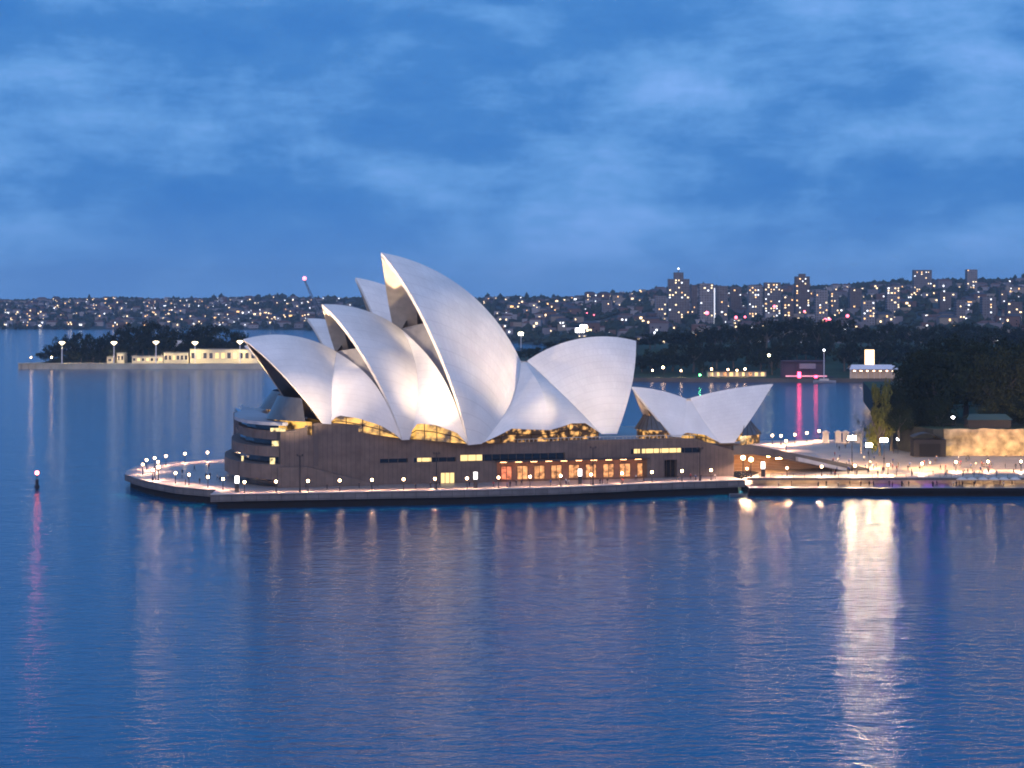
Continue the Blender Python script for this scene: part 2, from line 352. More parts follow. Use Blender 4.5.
def shell_mesh(sh, parent, name='roof_shell', nt_=30, ns=26, label=None):
    mb = MB()
    for m in (1, -1):
        O_ = [[L(sh.pt(i / nt_, j / ns), m) for j in range(ns + 1)] for i in range(nt_ + 1)]
        I_ = [[L(sh.pt(i / nt_, j / ns, sh.thk * (.45 + .55 * min(1, 3 * (1 - j / ns)))), m) for j in range(ns + 1)] for i in range(nt_ + 1)]
        mb.grid(O_, 0, True, flip=(m == 1), uv=True); mb.grid(I_, 1, True, flip=(m == -1))
        mb.grid([O_[0], I_[0]], 2, False); mb.grid([O_[-1], I_[-1]], 2, False)
        mb.grid([[r[-1] for r in O_], [r[-1] for r in I_]], 1, False)
    o = mb.build(name, [M_tile, M_conc, mat('shell_rim', (.68, .64, .58), .6, .1, .5)], parent)
    if label: o['label'] = label
    return o
def glass_wall(sh, parent, t, q0, q1, m_glass, name='glass_wall', nx=9, nz=14, d=1.3):
    mb = MB(); fr = MB()
    rows = [[np.array(L(sh.pt(t, q0 + (q1 - q0) * j / nz, d))) for j in range(nz + 1)]]
    far = [np.array([p[0], -p[1], p[2]]) for p in rows[0]]
    P = [[tuple(rows[0][j] + (far[j] - rows[0][j]) * i / nx) for j in range(nz + 1)] for i in range(nx + 1)]
    mb.grid(P, 0, False); o = mb.build(name, m_glass, parent)
    for i in range(1, nx): fr.tube([Vector(p) + Vector((-.15, 0, 0)) for p in P[i][::2]], .06 if m_glass is M_mouth else .14, 4)
    fr.build('mullion', M_mouth if m_glass is M_mouth else M_bronze, o)
    return o, P
def shape_of(x, sh):
    return (4 * x * (1 - x)) ** .8 if sh is None else float(np.interp(x, [p[0] for p in sh], [p[1] for p in sh]))
def patch(parent, Lc, Rc, arch, n=14, out_=.8, mats=None, name='side_shell', thick=.7, both=True, sh=None):
    """ruled shell between two downward curves Lc(q) and Rc(q); its bottom edge lifts in an arch"""
    for m in ((1, -1) if both else (1,)):
        mb = MB(); G1, G2 = [], []
        for i in range(n + 1):
            x = i / n; qm = 1 - arch * shape_of(x, sh); r1, r2 = [], []
            for j in range(n + 1):
                q = qm * j / n; p = Lc(q) * (1 - x) + Rc(q) * x
                p = p + np.array([0, out_ * 4 * x * (1 - x) * (.3 + q), 0]); r1.append(L(p, m)); r2.append(L(p - np.array([0, thick, 0]), m))
            G1.append(r1); G2.append(r2)
        mb.grid(G1, 0, True, flip=(m == 1), uv=True); mb.grid(G2, 1, True, flip=(m == -1)); mb.grid([[r[-1] for r in G1], [r[-1] for r in G2]], 2, False)
        mb.build(name, mats or [M_tile, M_conc, MATS['shell_rim']], parent)
def arch_glass(parent, Lc, Rc, arch, zb, m_, inset_=1.5, n=12, name='foyer_window', both=True, lift=.5, sh=None):
    for m in ((1, -1) if both else (1,)):
        mb = MB(); fr = MB(); top, bot = [], []
        for i in range(n + 1):
            x = i / n; q = 1 - arch * shape_of(x, sh); p = Lc(q) * (1 - x) + Rc(q) * x - np.array([0, inset_, 0]); p[2] += lift
            top.append(L(p, m)); z_ = zb(x) if callable(zb) else zb; bot.append((top[-1][0], top[-1][1] - m * -.0, z_))
        mid = [tuple((np.array(a_) + np.array(b_)) / 2) for a_, b_ in zip(top, bot)]
        mb.grid([top, mid, bot], 0, False)
        for i in range(0, n + 1, 3): fr.tube([Vector(top[i]) + Vector((0, -.2 * m, 0)), Vector(bot[i]) + Vector((0, -.2 * m, 0))], .13, 4)
        fr.tube([Vector(p) + Vector((0, -.2 * m, 0)) for p in mid], .13, 4)
        o = mb.build(name, m_, parent); fr.build('mullion', M_bronze, o)
def arc_curve(A, B, up, outv):
    A, B = np.array(A, float), np.array(B, float)
    return lambda q: A + (B - A) * q + np.array([0, outv, up]) * math.sin(math.pi * q)

def build_hall(root, ax, k=1.0, k4=None):
    px = ax.pix
    r3 = [px(*p) for p in ((381, 253), (430.8, 267), (452, 280), (475.7, 298.6), (497, 324), (512.8, 345.5), (521.6, 361))]
    r2 = [px(*p) for p in ((322, 304), (337, 305), (366, 310.5), (386, 319), (401, 329))]
    r1 = [px(*p) for p in ((243, 339), (259, 336), (288, 336), (313.7, 340), (329, 347), (336, 352))]
    r4 = [px(*p) for p in ((636, 341), (609, 336.4), (587.5, 337), (562.5, 343.4), (539, 353.6), (526.6, 360.6))]
    s3 = Shell(r3, px(466, 445, 24), px(485, 444, 24), -2.6, 1.4, k=k)
    s2 = Shell(r2, px(401, 440, 20), px(411, 440, 20), -2.6, .6, k=k)
    s1 = Shell(r1, px(322, 424, 16), px(332, 424, 16), -.9, -2.2, th=.5, k=k)
    s4 = Shell(r4, px(617, 434, 15), px(602, 434, 15), .8, -.3, k=k4 or k)
    shell_mesh(s1, root); shell_mesh(s2, root); shell_mesh(s3, root); shell_mesh(s4, root)
    tr = lambda p: np.array([p[0] * k, p[1] * k, 15 + (p[2] - 15) * k])
    # side shells between the mains, louvre shells closing the mouths behind them
    for sa, sb, arch, zb, gm, sh in ((s1, s2, .125, lambda x: 15.0 + (5.2 - 3.2 * x) * k, M_amber, [(0, .25), (.1, .95), (.4, 1), (.75, .75), (.93, .3), (1, 0)]), (s2, s3, .13, lambda x: 15.0 + (1.6 - 1.2 * x) * k, M_amber, [(0, .5), (.08, 1), (.45, .95), (.85, .6), (1, 0)])):
        top = sa.pt(1, 0); Lc = lambda q, sa=sa: sa.pt(1, q, .15)
        Fb = sb.pt(0.05, 1, .4); crv = arc_curve(top, Fb, 3.2 * k, 7.5 * k)
        patch(root, Lc, crv, arch, out_=.35 * k, sh=sh)
        arch_glass(root, Lc, crv, arch, zb, gm, sh=sh)
        inner = lambda q, sb=sb: sb.pt(.12, min(1, .40 + .60 * q), 1.6)
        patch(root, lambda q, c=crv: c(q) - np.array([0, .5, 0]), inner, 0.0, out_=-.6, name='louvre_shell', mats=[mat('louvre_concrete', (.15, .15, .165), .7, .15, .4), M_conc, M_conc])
        glass_wall(sb, root, .2, .02, .80, M_mouth)
    Mp = tr(px(550, 430, 19)); top3, top4 = s3.pt(1, 0), s4.pt(1, 0)
    seam = arc_curve((top3 + top4) / 2, Mp, 1.0, 5.0 * k)
    L3, R4 = (lambda q: s3.pt(1, q, .15)), (lambda q: s4.pt(1, q, .15))
    shA, shB = [(0, .05), (.36, 1), (1, 0)], [(0, 0), (.5, .85), (.86, 1), (1, .1)]
    patch(root, L3, seam, .12, out_=.15, sh=shA); patch(root, seam, R4, .13, out_=.15, sh=shB)
    for Lc, Rc, ar, sh in ((L3, seam, .12, shA), (seam, R4, .13, shB)): arch_glass(root, Lc, Rc, ar, 15.05, M_foyer, inset_=2.0, sh=sh)
    glass_wall(s4, root, .2, .05, .98, M_glass)
    # north mouth: dark glazing with a flared glass skirt at its foot
    gw, P = glass_wall(s1, root, .015, .02, .97, M_mouth, nx=11, d=.45)
    js = next(j for j in range(15) if P[0][j][2] < 15 + 14.2 * k)
    sk = MB(); rows = []
    n = 16
    for i in range(n + 1):
        f_ = i / n; j = js
        pa = np.array(P[0][j]); pb = np.array(P[-1][j]); t0 = pa + (pb - pa) * f_; bow = math.sin(math.pi * f_)
        a0 = t0 + np.array([-.6 - 3.0 * bow, 0, .3]); pe = np.array(P[0][-2]); pf = np.array(P[-1][-2]); e0 = pe + (pf - pe) * f_
        b0 = e0 + np.array([-3.0 - 7.0 * bow, (f_ - .5) * 3, 0]); b0[2] = 15 + 6.9 * k
        rows.append([tuple(a0 + (b0 - a0) * u) for u in (0, .33, .66, 1)])
    sk.grid(rows, 0, True); sk.build('glass_skirt', M_skirt, root)
    fo = MB(); fo.grid([[(r[-1][0] + 2.0, r[-1][1] * .96, 15 + 6.8 * k) for r in rows], [(r[-1][0] + 2.0, r[-1][1] * .96, 15 + 3.2 * k) for r in rows]], 0, False); fo.build('foyer_window', M_amber, root)
    return s1, s2, s3, s4

AX1 = Axis((-16.92, 560.76), 18.5)
hall = thing('concert_hall', 'largest white shell-roofed hall, nearest the water with four tall sail shells', 'concert hall', (AX1.O[0], AX1.O[1], 0), AX1.th)
s1, s2, s3, s4 = build_hall(hall, AX1)
# the second hall stands east of it on the same podium; only two shell tips rise above the first
AX2p = atY(355.5, 277.5, 612.0); K2 = .875; th2 = R_(7.0)
uA = s3.P(0)[0] * K2
AX2 = (AX2p.x - uA * math.cos(th2), AX2p.y - uA * math.sin(th2))
hall2 = thing('opera_theatre', 'smaller white shell-roofed hall mostly hidden behind the tall concert hall', 'concert hall', (AX2[0], AX2[1], (AX2p.z - 15) - (s3.P(0)[2] - 15) * K2), th2)
build_hall(hall2, AX1, K2, .70)

# restaurant: two shells back to back at the south west corner
AX3 = Axis((72.0 - 9 * math.sin(R_(15.5)) - 8, 568.0 + 9 * math.cos(R_(15.5)) - 3), 15.5)
rest = thing('restaurant_pavilion', 'small pair of white shells back to back on the podium end', 'restaurant', (AX3.O[0], AX3.O[1], 0), AX3.th)
p3 = AX3.pix
ra = Shell([p3(631.7, 386.8), p3(650, 388.5), p3(668, 392.5), p3(686, 398.6)], p3(672, 437, 8), p3(682, 437, 8), -.6, .2, th=.7)
rb = Shell([p3(773, 384), p3(748, 386.2), p3(720, 391), p3(690, 398.2)], p3(734, 443, 8), p3(721, 443, 8), .4, -.5, th=.7)
shell_mesh(ra, rest, nt_=20, ns=18); shell_mesh(rb, rest, nt_=20, ns=18)
Lr, Rr = (lambda q: ra.pt(1, q, .1)), (lambda q: rb.pt(1, q, .1))
shR = [(0, .3), (.1, .9), (.7, 1), (1, .1)]; patch(rest, Lr, Rr, .15, out_=.15, sh=shR); arch_glass(rest, Lr, Rr, .15, lambda x: 15.2 - 2 * x, M_amber, inset_=1.6, sh=shR)
for sh, sg in ((ra, -1), (rb, 1)):
    gw, P = glass_wall(sh, rest, .2, .05, .96, M_foyer if sg < 0 else M_glass, nx=7, d=.8); rows = []
    for i in range(13):
        f_ = i / 12; pa, pb = np.array(P[0][8]), np.array(P[-1][8]); t0 = pa + (pb - pa) * f_; bow = math.sin(math.pi * f_)
        pe, pf = np.array(P[0][-1]), np.array(P[-1][-1]); e0 = pe + (pf - pe) * f_
        a0 = t0 + np.array([sg * (1 + 2 * bow), 0, 0]); b0 = e0 + np.array([sg * (2.5 + (9.5 if sg > 0 else 6) * bow), (f_ - .5) * 3, 1.6])
        rows.append([tuple(a0), tuple((a0 + b0) / 2), tuple(b0)])
    sk = MB(); sk.grid(rows, 0, True); so = sk.build('glass_skirt', M_skirt, rest); fr = MB()
    for r in rows: fr.tube([Vector(p) + Vector((0, 0, .08)) for p in r], .09, 4)
    fr.build('mullion', M_bronze, so)
    fo = MB(); fo.grid([[(r[-1][0] - sg * .6, r[-1][1], r[-1][2]) for r in rows], [(r[-1][0] - sg * .6, r[-1][1], r[-1][2] - 2.6) for r in rows]], 0, False); fo.build('foyer_window', M_foyer, rest)

# ------------------------------------------------------------------ podium
podium = thing('podium_building', 'long brown granite podium building under the white shells', 'podium', (PO.x, PO.y, 0), TH)
prof_px = [(280, 432), (294, 431), (305, 427.5), (318, 424.7), (337, 425), (357, 426.4), (376, 432), (388, 436), (405.5, 439.7), (420, 440), (433, 440.5), (446, 444), (458, 446), (470, 445.2), (530, 444), (580, 442.2), (657, 440.3), (694.7, 440), (734, 452.6)]
prof = [az(*p) for p in prof_px]; prof[0] = (0.0, prof[0][1]); AEND = prof[-1][0]
pz = lambda a: float(np.interp(a, [p[0] for p in prof], [p[1] for p in prof]))
def opening(x0, x1, y0, y1, depth):
    a0, z1 = az(x0, y0); a1, z0 = az(x1, y1); z0b = az(x0, y1)[1]; return [a0, a1, max(ZD, min(z0, z0b)), max(z1, az(x1, y0)[1] - .01), depth]
OPS = [opening(380, 408, 459, 462.5, 1.0), opening(414, 456, 458, 461.6, 1.0), opening(460.5, 565, 455, 459.3, 1.0), opening(631, 701, 449, 452.6, 1.0),
       opening(497, 647, 462, 484.5, 4.0), opening(664.5, 677, 460, 476, 2.0), opening(441, 455, 473, 484, .8), opening(311, 322, 479, 488, .8)]
OPS[4][2] = OPS[5][2] = OPS[6][2] = OPS[7][2] = ZD + .01
b = MB()
cuts = sorted(set([p[0] for p in prof] + [o[0] for o in OPS] + [o[1] for o in OPS]))
for a0, a1 in zip(cuts[:-1], cuts[1:]):
    if a1 - a0 < 1e-6: continue
    am = (a0 + a1) / 2; zs = [ZD - .5]
    ops = sorted([o for o in OPS if o[0] < am < o[1]], key=lambda o: o[2])
    lo0 = lo1 = ZD - .5
    for o in ops:
        b.face([(a0, 0, lo0), (a1, 0, lo1), (a1, 0, o[2]), (a0, 0, o[2])], 0); lo0 = lo1 = o[3]
    b.face([(a0, 0, lo0), (a1, 0, lo1), (a1, 0, pz(a1)), (a0, 0, pz(a0))], 0)
    b.face([(a0, 0, pz(a0)), (a1, 0, pz(a1)), (a1, 98, pz(a1)), (a0, 98, pz(a0))], 1)
    b.face([(a1, 98, ZD - .5), (a0, 98, ZD - .5), (a0, 98, pz(a0)), (a1, 98, pz(a1))], 0)
for o in OPS:
    a0, a1, z0, z1, d = o
    b.face([(a0, 0, z1), (a1, 0, z1), (a1, d, z1), (a0, d, z1)], 0); b.face([(a0, 0, z0), (a0, d, z0), (a1, d, z0), (a1, 0, z0)], 0)
    b.face([(a0, 0, z0), (a0, 0, z1), (a0, d, z1), (a0, d, z0)], 0); b.face([(a1, 0, z0), (a1, d, z0), (a1, d, z1), (a1, 0, z1)], 0)
b.face([(AEND, 0, ZD - .5), (AEND, 98, ZD - .5), (AEND, 98, pz(AEND)), (AEND, 0, pz(AEND))], 0)
b.face([(0, 98, ZD - .5), (0, 0, ZD - .5), (0, 0, pz(0)), (0, 98, pz(0))], 0)
b.build('wall', [M_pod, M_pave], podium)
def strip_window(o, lit, dark=M_glass, name='window'):
    a0, a1, z0, z1, d = o; m = MB(); m.face([(a0, d - .02, z0), (a1, d - .02, z0), (a1, d - .02, z1), (a0, d - .02, z1)]); n = max(2, int((a1 - a0) / 2.2))
    for i in range(n + 1): x = a0 + (a1 - a0) * i / n; m.box(x - .06, x + .06, d - .22, d - .03, z0, z1, 1)
    w = m.build(name, [dark, M_bronze], podium)
    if lit:
        for (x0, x1) in lit:
            l = MB(); q0, q1 = a_of(x0), a_of(x1); l.face([(q0, d - .05, z0 + .12), (q1, d - .05, z0 + .12), (q1, d - .05, z1 - .1), (q0, d - .05, z1 - .1)]); l.build('lit_pane', M_winY, w)
    return w
strip_window(OPS[0], []); strip_window(OPS[1], [(418, 432)]); strip_window(OPS[2], [(461, 483)]); strip_window(OPS[3], [(635, 641), (643, 660), (661, 682)])
# ground floor bars in the long recess
a0, a1, z0, z1, d = OPS[4]
m = MB(); m.face([(a0, d - .02, z0), (a1, d - .02, z0), (a1, d - .02, z1), (a0, d - .02, z1)]); m.build('recess_wall', mat('timber_recess', (.25, .13, .09), .7, .2, .4), podium)
WX = [501, 517, 534, 551, 568.5, 585.5, 603, 619.5, 637]
for i, x in enumerate(WX):
    q0, q1 = a_of(x, d), a_of(x + 10.5, d); zt = z0 + 3.9
    w = MB(); w.box(q0, q1, d - .12, d - .03, z0 + .3, zt); wo = w.build('window', M_winO if i % 3 else lit_glass('red_window', (1, .26, .12), 1.6, .7, .3, .65) if i == 0 else M_winO, podium)
    f = MB()
    for q in (q0, (q0 + q1) / 2, q1): f.box(q - .08, q + .08, d - .24, d - .13, z0 + .2, zt + .1)
    f.box(q0 - .08, q1 + .08, d - .24, d - .13, zt + .1, zt + .3); f.build('frame', M_bronze, wo)
m = MB()
for i in range(10): x = a0 + (a1 - a0) * (i + .5) / 10; m.box(x - .9, x + .9, 1.2, 1.5, z1 - .28, z1 - .05)
m.build('soffit_light', mat('warm_soffit_glow', (.9, .9, .9), .5, emit=(1, .5, .2), es=20), podium)
m = MB(); m.box(a0 - .5, a1 + .3, -1.6, -.01, z1 + .02, z1 + .45); m.build('canopy', mat('dark_canopy', (.05, .045, .045), .6), podium)
for o, mm, nm in ((OPS[5], M_dark, 'door'), (OPS[6], M_winY, 'door'), (OPS[7], M_winY, 'door')):
    a0, a1, z0, z1, d = o; m = MB(); m.face([(a0, d - .02, z0), (a1, d - .02, z0), (a1, d - .02, z1), (a0, d - .02, z1)]); w = m.build(nm, mm, podium)
    f = MB(); n = 3
    for i in range(n + 1): x = a0 + (a1 - a0) * i / n; f.box(x - .07, x + .07, d - .2, d - .04, z0, z1)
    f.build('frame', M_bronze, w)
m = MB()                                     # pale coping with a handrail along the top edge
for (p0, z0), (p1, z1) in zip(prof[:-1], prof[1:]):
    if p0 < 4: continue
    m.face([(p0, -.12, z0 + .02), (p1, -.12, z1 + .02), (p1, -.12, z1 + .5), (p0, -.12, z0 + .5)]); m.face([(p0, -.12, z0 + .5), (p1, -.12, z1 + .5), (p1, .45, z1 + .5), (p0, .45, z0 + .5)])
    m.face([(p1, .45, z1 + .02), (p0, .45, z0 + .02), (p0, .45, z0 + .5), (p1, .45, z1 + .5)])
    m.face([(p0, -.12, z0 + .02), (p0, .45, z0 + .02), (p1, .45, z1 + .02), (p1, -.12, z1 + .02)])
m.build('coping', M_pod, podium)
m = MB()
a00 = a_of(462); n = 60
for i in range(n + 1):
    x = a00 + (a_of(695) - a00) * i / n; m.box(x - .05, x + .05, .1, .2, pz(x) + .5, pz(x) + 1.35)
for i in range(n):
    x0 = a00 + (a_of(695) - a00) * i / n; x1 = a00 + (a_of(695) - a00) * (i + 1) / n; m.tube([(x0, .15, pz(x0) + 1.38), (x1, .15, pz(x1) + 1.38)], .09, 5)
m.build('handrail', mat('pale_rail', (.6, .56, .5), .5, metal=.2), podium)
# lower stair flank against the wall, north part
m = MB(); pr = [(az(277, 465)[0], 9.6), (az(306, 465)[0], 9.6), (az(360, 478)[0], 5.6), (az(378, 484)[0], 4.0)]
m.v += []
front = [(p[0], -1.8, p[1]) for p in pr]; bk = [(p[0], -.003, p[1]) for p in pr]
for i in range(len(pr) - 1):
    m.face([(pr[i][0], -1.8, ZD - .3), (pr[i + 1][0], -1.8, ZD - .3), front[i + 1], front[i]]); m.face([front[i], front[i + 1], bk[i + 1], bk[i]])
m.face([(pr[0][0], -.003, ZD - .3), (pr[0][0], -1.8, ZD - .3), front[0], bk[0]])
m.build('stair_flank', M_band, podium)
m = MB(); m.box(a_of(313.5), a_of(318), -.06, -.004, 9.7, pz(a_of(315)) - .2); m.build('recess_joint', mat('dark_joint', (.09, .075, .072), .8), podium)  # raised dark strip drawn for a recessed joint in the wall
# rounded north end: stacked granite bands with glazing between
NC = [(0, 0), (-2.2, .6), (-5, 3.2), (-7.6, 7.5), (-9.8, 13.5), (-11, 22), (-11, 33), (-9, 48), (-5, 62), (0, 76), (4, 98)]
def north(d, z0, z1, name, m_, ae=.6, mtop=None):
    P = [(ae, max(.0, d) - (.25 if d <= .01 else 0))] + [(a + d * 1.05, bb + max(0, d) * .7 - (.25 if d <= .01 else 0)) for a, bb in NC if a + d * 1.05 < ae - .3] + [(ae, 98)]
    mb = MB(); mb.prism(P[::-1], z0, z1, 0, mtop); return mb.build(name, m_, podium)
north(0, 6.2, 10.3, 'terrace_band', M_band); north(2.1, 12.2, 14.9, 'terrace_band', M_band); north(4.2, 16.6, 19.0, 'terrace_band', M_band)
north(2.3, ZD - .3, 6.18, 'glazing_strip', M_glass, .4); north(3.2, 10.32, 12.18, 'glazing_strip', M_glass, .4); north(4.8, 14.92, 16.58, 'glazing_strip', M_glass, .4); north(5.2, 19.02, 20.6, 'glazing_strip', M_glass, .4)
north(2.9, 20.62, 21.5, 'roof_slab', mat('pale_roof_slab', (.36, .37, .40), .6, .1, .3), 2.5)
M_pane = lit_glass('terrace_pane', (1, .78, .36), 1.7, .9, .3, .6)
for px_, y0, y1, w_, bb, zz in ((242.5, 456, 461, 2, 8.6, 11.2), (272.5, 458, 464, 5, 1.0, 11.2), (277.5, 441, 446, 11, .9, 15.8), (278, 428, 431.5, 15, 1.0, 19.8)):
    P = at(px_, (y0 + y1) / 2, zz)
    m = MB(); hw = w_ / FPX * P.y / 2; lx = (P.x - PO.x) * PC + (P.y - PO.y) * PS; ly = -(P.x - PO.x) * PS + (P.y - PO.y) * PC
    m.box(lx - hw, lx + hw, ly - .1, ly + .1, zz - (y1 - y0) * .14, zz + (y1 - y0) * .14); m.build('lit_pane', M_pane, podium)

# monumental steps at the south end, with the lit concourse under them
A0, A1 = AEND + .02, AEND + 43; Z0, Z1 = pz(AEND) + 1.6, ZF + .05
steps = thing('grand_staircase', 'broad granite steps beside the podium with orange lit concourse beneath', 'staircase', (PO.x, PO.y, 0), TH)
m = MB(); N = 34
for i in range(N):
    x0, x1 = A0 + 6 + (A1 - A0 - 6) * i / N, A0 + 6 + (A1 - A0 - 6) * (i + 1) / N; z = Z0 + (Z1 - Z0) * (i + 1) / N; zt = Z0 + (Z1 - Z0) * i / N
    zb0 = max(ZF, z - 1.7)
    m.box(x0, x1 + .001, 2.0, 98, zb0, zt)
m.box(A0, A0 + 6, 2.0, 98, Z0 - 1.7, Z0)
m.build('flight', M_pave, steps)
m = MB(); m.prism([(A0, .2), (A0 + 6, .2), (A1, .2), (A1, 1.98), (A0 + 6, 1.98), (A0, 1.98)], ZF, Z0, 0, None, z1f=lambda p: Z0 + .5 if p[0] < A0 + 6.5 else Z1 + .6)
m.v[:6] = [(p[0], p[1], (Z0 - 2.3 if p[0] < A0 + 6.5 else Z1 - .1)) for p in m.v[:6]]
m.build('parapet', mat('dark_parapet', (.10, .09, .085), .8, .2, .3), steps)
m = MB(); m.face([(A0, 11, ZF), (A1, 11, ZF), (A1, 11, Z1), (A0 + 6, 11, Z0 - 1.7), (A0, 11, Z0 - 1.7)]); m.build('concourse_wall', mat('orange_lit_concrete', (.48, .30, .18), .7, .15, .2), steps)  # orange lamplight is also put into the concrete colour
for i in range(6):
    o0 = .5 + i * 1.15; m = MB(); pp = [(A0 + .3, Z0 - 1.8 - o0), (A0 + 6, Z0 - 1.8 - o0), (A1 - 3 - i * 3.5, ZF + .2)]
    for (x0, q0), (x1, q1) in zip(pp[:-1], pp[1:]):
        if min(q0, q1) < ZF - .2: q0 = max(q0, ZF); q1 = max(q1, ZF)
        m.face([(x0, 10.4, q0 - .3), (x1, 10.4, q1 - .3), (x1, 10.4, q1), (x0, 10.4, q0)]); m.face([(x0, 10.4, q0), (x1, 10.4, q1), (x1, 10.98, q1), (x0, 10.98, q0)])
    m.build('rib', mat('orange_lit_rib', (.5, .34, .23), .7), steps)  # ribs tinted with the same orange lamplight
m = MB()
for i in range(6):
    x = A0 + 1.5 + i * 2.7; zl = Z0 + (Z1 - Z0) * max(0, (x - A0 - 6) / (A1 - A0 - 6)) - 1.95; m.box(x - 1.0, x + 1.0, 2.05, 2.3, zl, zl + .12)
m.build('concourse_light', mat('concourse_glow', (.9, .9, .9), .5, emit=(1, .5, .16), es=190), steps)
m = MB(); q0, q1 = a_of(798, -1.5), a_of(846, -1.5)
m.v = []; m.prism([(q0, -1.8), (q1, -1.8), (q1, .1), (q0, .1)], ZF, 9, 0, None, z1f=lambda p: 9.2 if p[0] < (q0 + q1) / 2 else ZF + 1.0)
m.v[:4] = [(p[0], p[1], 8.0 if p[0] < (q0 + q1) / 2 else ZF + .1) for p in m.v[:4]]
m.build('ramp', M_pale, steps)

# ------------------------------------------------------------------ lamps
def ordn(i): return ['first', 'second', 'third', 'fourth', 'fifth', 'sixth', 'seventh', 'eighth', 'ninth', 'tenth', 'eleventh', 'twelfth', 'thirteenth', 'fourteenth', 'fifteenth', 'sixteenth', 'seventeenth', 'eighteenth'][i]
lamp0 = thing('street_lamp', 'x', 'street lamp')
m = MB(); m.tube([(0, 0, 0), (0, 0, 2.5)], [.11, .08], 6); m.lathe((0, 0, 0), [(.22, 0), (.2, .25), (.11, .3)], 8); m.build('post', M_pole, lamp0)
m = MB(); m.ball((0, 0, 2.86), .36, 6); m.build('lamp_globe', M_lamp, lamp0)
lb = bpy.data.lights.new('lamp_beam', 'SPOT'); linear(lb); lb.energy = 60000; lb.spot_size = R_(146); lb.spot_blend = .5; lb.color = (1, .58, .36); lb.shadow_soft_size = .2
lo_ = bpy.data.objects.new('lamp_beam', lb); C.objects.link(lo_); lo_.parent = lamp0; lo_.location = (0, 0, 2.42)
used_lamp = [0]
def lamp(loc, label, group, sc=1.0):
    if not used_lamp[0]:
        used_lamp[0] = 1; lamp0.location = loc; lamp0['label'] = label; lamp0['group'] = group; lamp0.scale = (sc,) * 3; return lamp0
    return dup(lamp0, loc, 0, sc, label, group)
for i, x in enumerate([244.5, 276, 308, 339.7, 372, 403.6, 435, 467, 498.5, 530, 560.7, 591, 622, 652, 682, 711]):
    Y = float(np.interp((x - 512) / FPX, [p[0] / p[1] for p in quay_front], [p[1] for p in quay_front])) + 3.0
    lamp(((x - 512) / FPX * Y, Y, ZD), 'globe lamp on the long quay, %s from the quay corner at the left' % ordn(i), 'globe lamps along the quay')
TIP = [(142.7, 464.5), (146.6, 460), (154.7, 458), (158, 462), (166, 456), (185, 453.6), (207.5, 452.5), (229.4, 451.5), (153, 470), (158.5, 470), (175.5, 473), (189, 474.7), (208, 477), (223, 479)]
TL = ['globe lamp at the outermost tip of the promenade', 'globe lamp just behind the one at the promenade tip', 'third globe lamp round the back edge of the promenade tip', 'globe lamp inside the curve of the promenade tip', 'fourth globe lamp along the back edge of the promenade',
      'fifth globe lamp along the back edge of the promenade', 'sixth globe lamp along the back edge of the promenade', 'last globe lamp on the back edge, beside the podium terraces', 'left lamp of the close pair on the rounded promenade', 'right lamp of the close pair on the rounded promenade',
      'globe lamp on the curved front edge, first right of the pair', 'globe lamp on the curved front edge, second right of the pair', 'globe lamp at the notch where curved and straight quay meet', 'globe lamp between the notch and the lit white pylon']
for (x, y), l in zip(TIP, TL):
    P = at(x, y, ZD + 2.86); lamp((P.x, P.y, ZD), l, 'globe lamps on the rounded promenade tip', 1.3 if x == 158.5 else 1.0)
FR = [(772.4, 435.5), (781, 435.8), (794.8, 434.6), (807, 433), (819, 431), (786, 441)]
for i, (x, y) in enumerate(FR):
    P = at(x, y, ZF + 3.2); q = lamp((P.x, P.y, ZF), 'globe lamp on the far edge of the forecourt, %s from the restaurant shells' % ordn(i), 'globe lamps on the far forecourt edge', 1.12)
    for ch in q.children:
        if ch.type == 'LIGHT':
            if 'strong' not in globals(): strong = ch.data.copy(); strong.energy = 120000; strong.spot_size = R_(162)
            ch.data = strong
FN = [(743, 457.7, 14), (751, 459.5, 9), (747, 468.6, 3), (787, 468, 3), (821.6, 466.6, 3), (855, 465.8, 3), (888, 465, 3), (922, 463.6, 3), (956, 462, 3), (988, 461.5, 3), (1021, 461.5, 3)]
for i, (x, y, g) in enumerate(FN):
    P = at(x, y, ZF + 2.86)
    if P.y < 555: P = atY(x, y, 555.5)
    if i < 2: P = at(x, y, ZF + 5.0)
    q = lamp((P.x, P.y, ZF), 'globe lamp on the near forecourt, %s from the podium end' % ordn(i), 'globe lamps on the near forecourt', (P.z - ZF) / 2.86)
    for ch in q.children:
        if ch.type == 'LIGHT':
            if 'strong' not in globals(): strong = ch.data.copy(); strong.energy = 120000; strong.spot_size = R_(162)
            ch.data = strong

# tall masts carrying the floods that wash the shells
FLOODC = (1.0, .72, .47)
def mast(px_, label, h, targets):
    Y = float(np.interp((px_ - 512) / FPX, [p[0] / p[1] for p in quay_front], [p[1] for p in quay_front])) + 2.2
    X = (px_ - 512) / FPX * Y; t = thing('floodlight_mast', label, 'floodlight mast', (X, Y, ZD))
    m = MB(); m.tube([(0, 0, 0), (0, 0, h)], [.2, .13], 8); m.lathe((0, 0, 0), [(.35, 0), (.32, .4), (.2, .5)], 8); m.build('post', M_pole, t)
    m = MB(); m.tube([(-.9, 0, h), (.9, 0, h)], .07, 5); m.build('crossarm', M_pole, t)
    for k, (tg, en, an) in enumerate(targets):
        x = -.7 + 1.4 * k / max(1, len(targets) - 1); hd = MB(); hd.box(x - .22, x + .22, -.1, .3, h + .1, h + .5); hd.build('floodlight', M_pole, t)
        o = spot('flood_beam', (X + x, Y + .5, ZD + h + .3), tg, en * 1.2, an, FLOODC, .3, 1.0, None, 2)
    return t
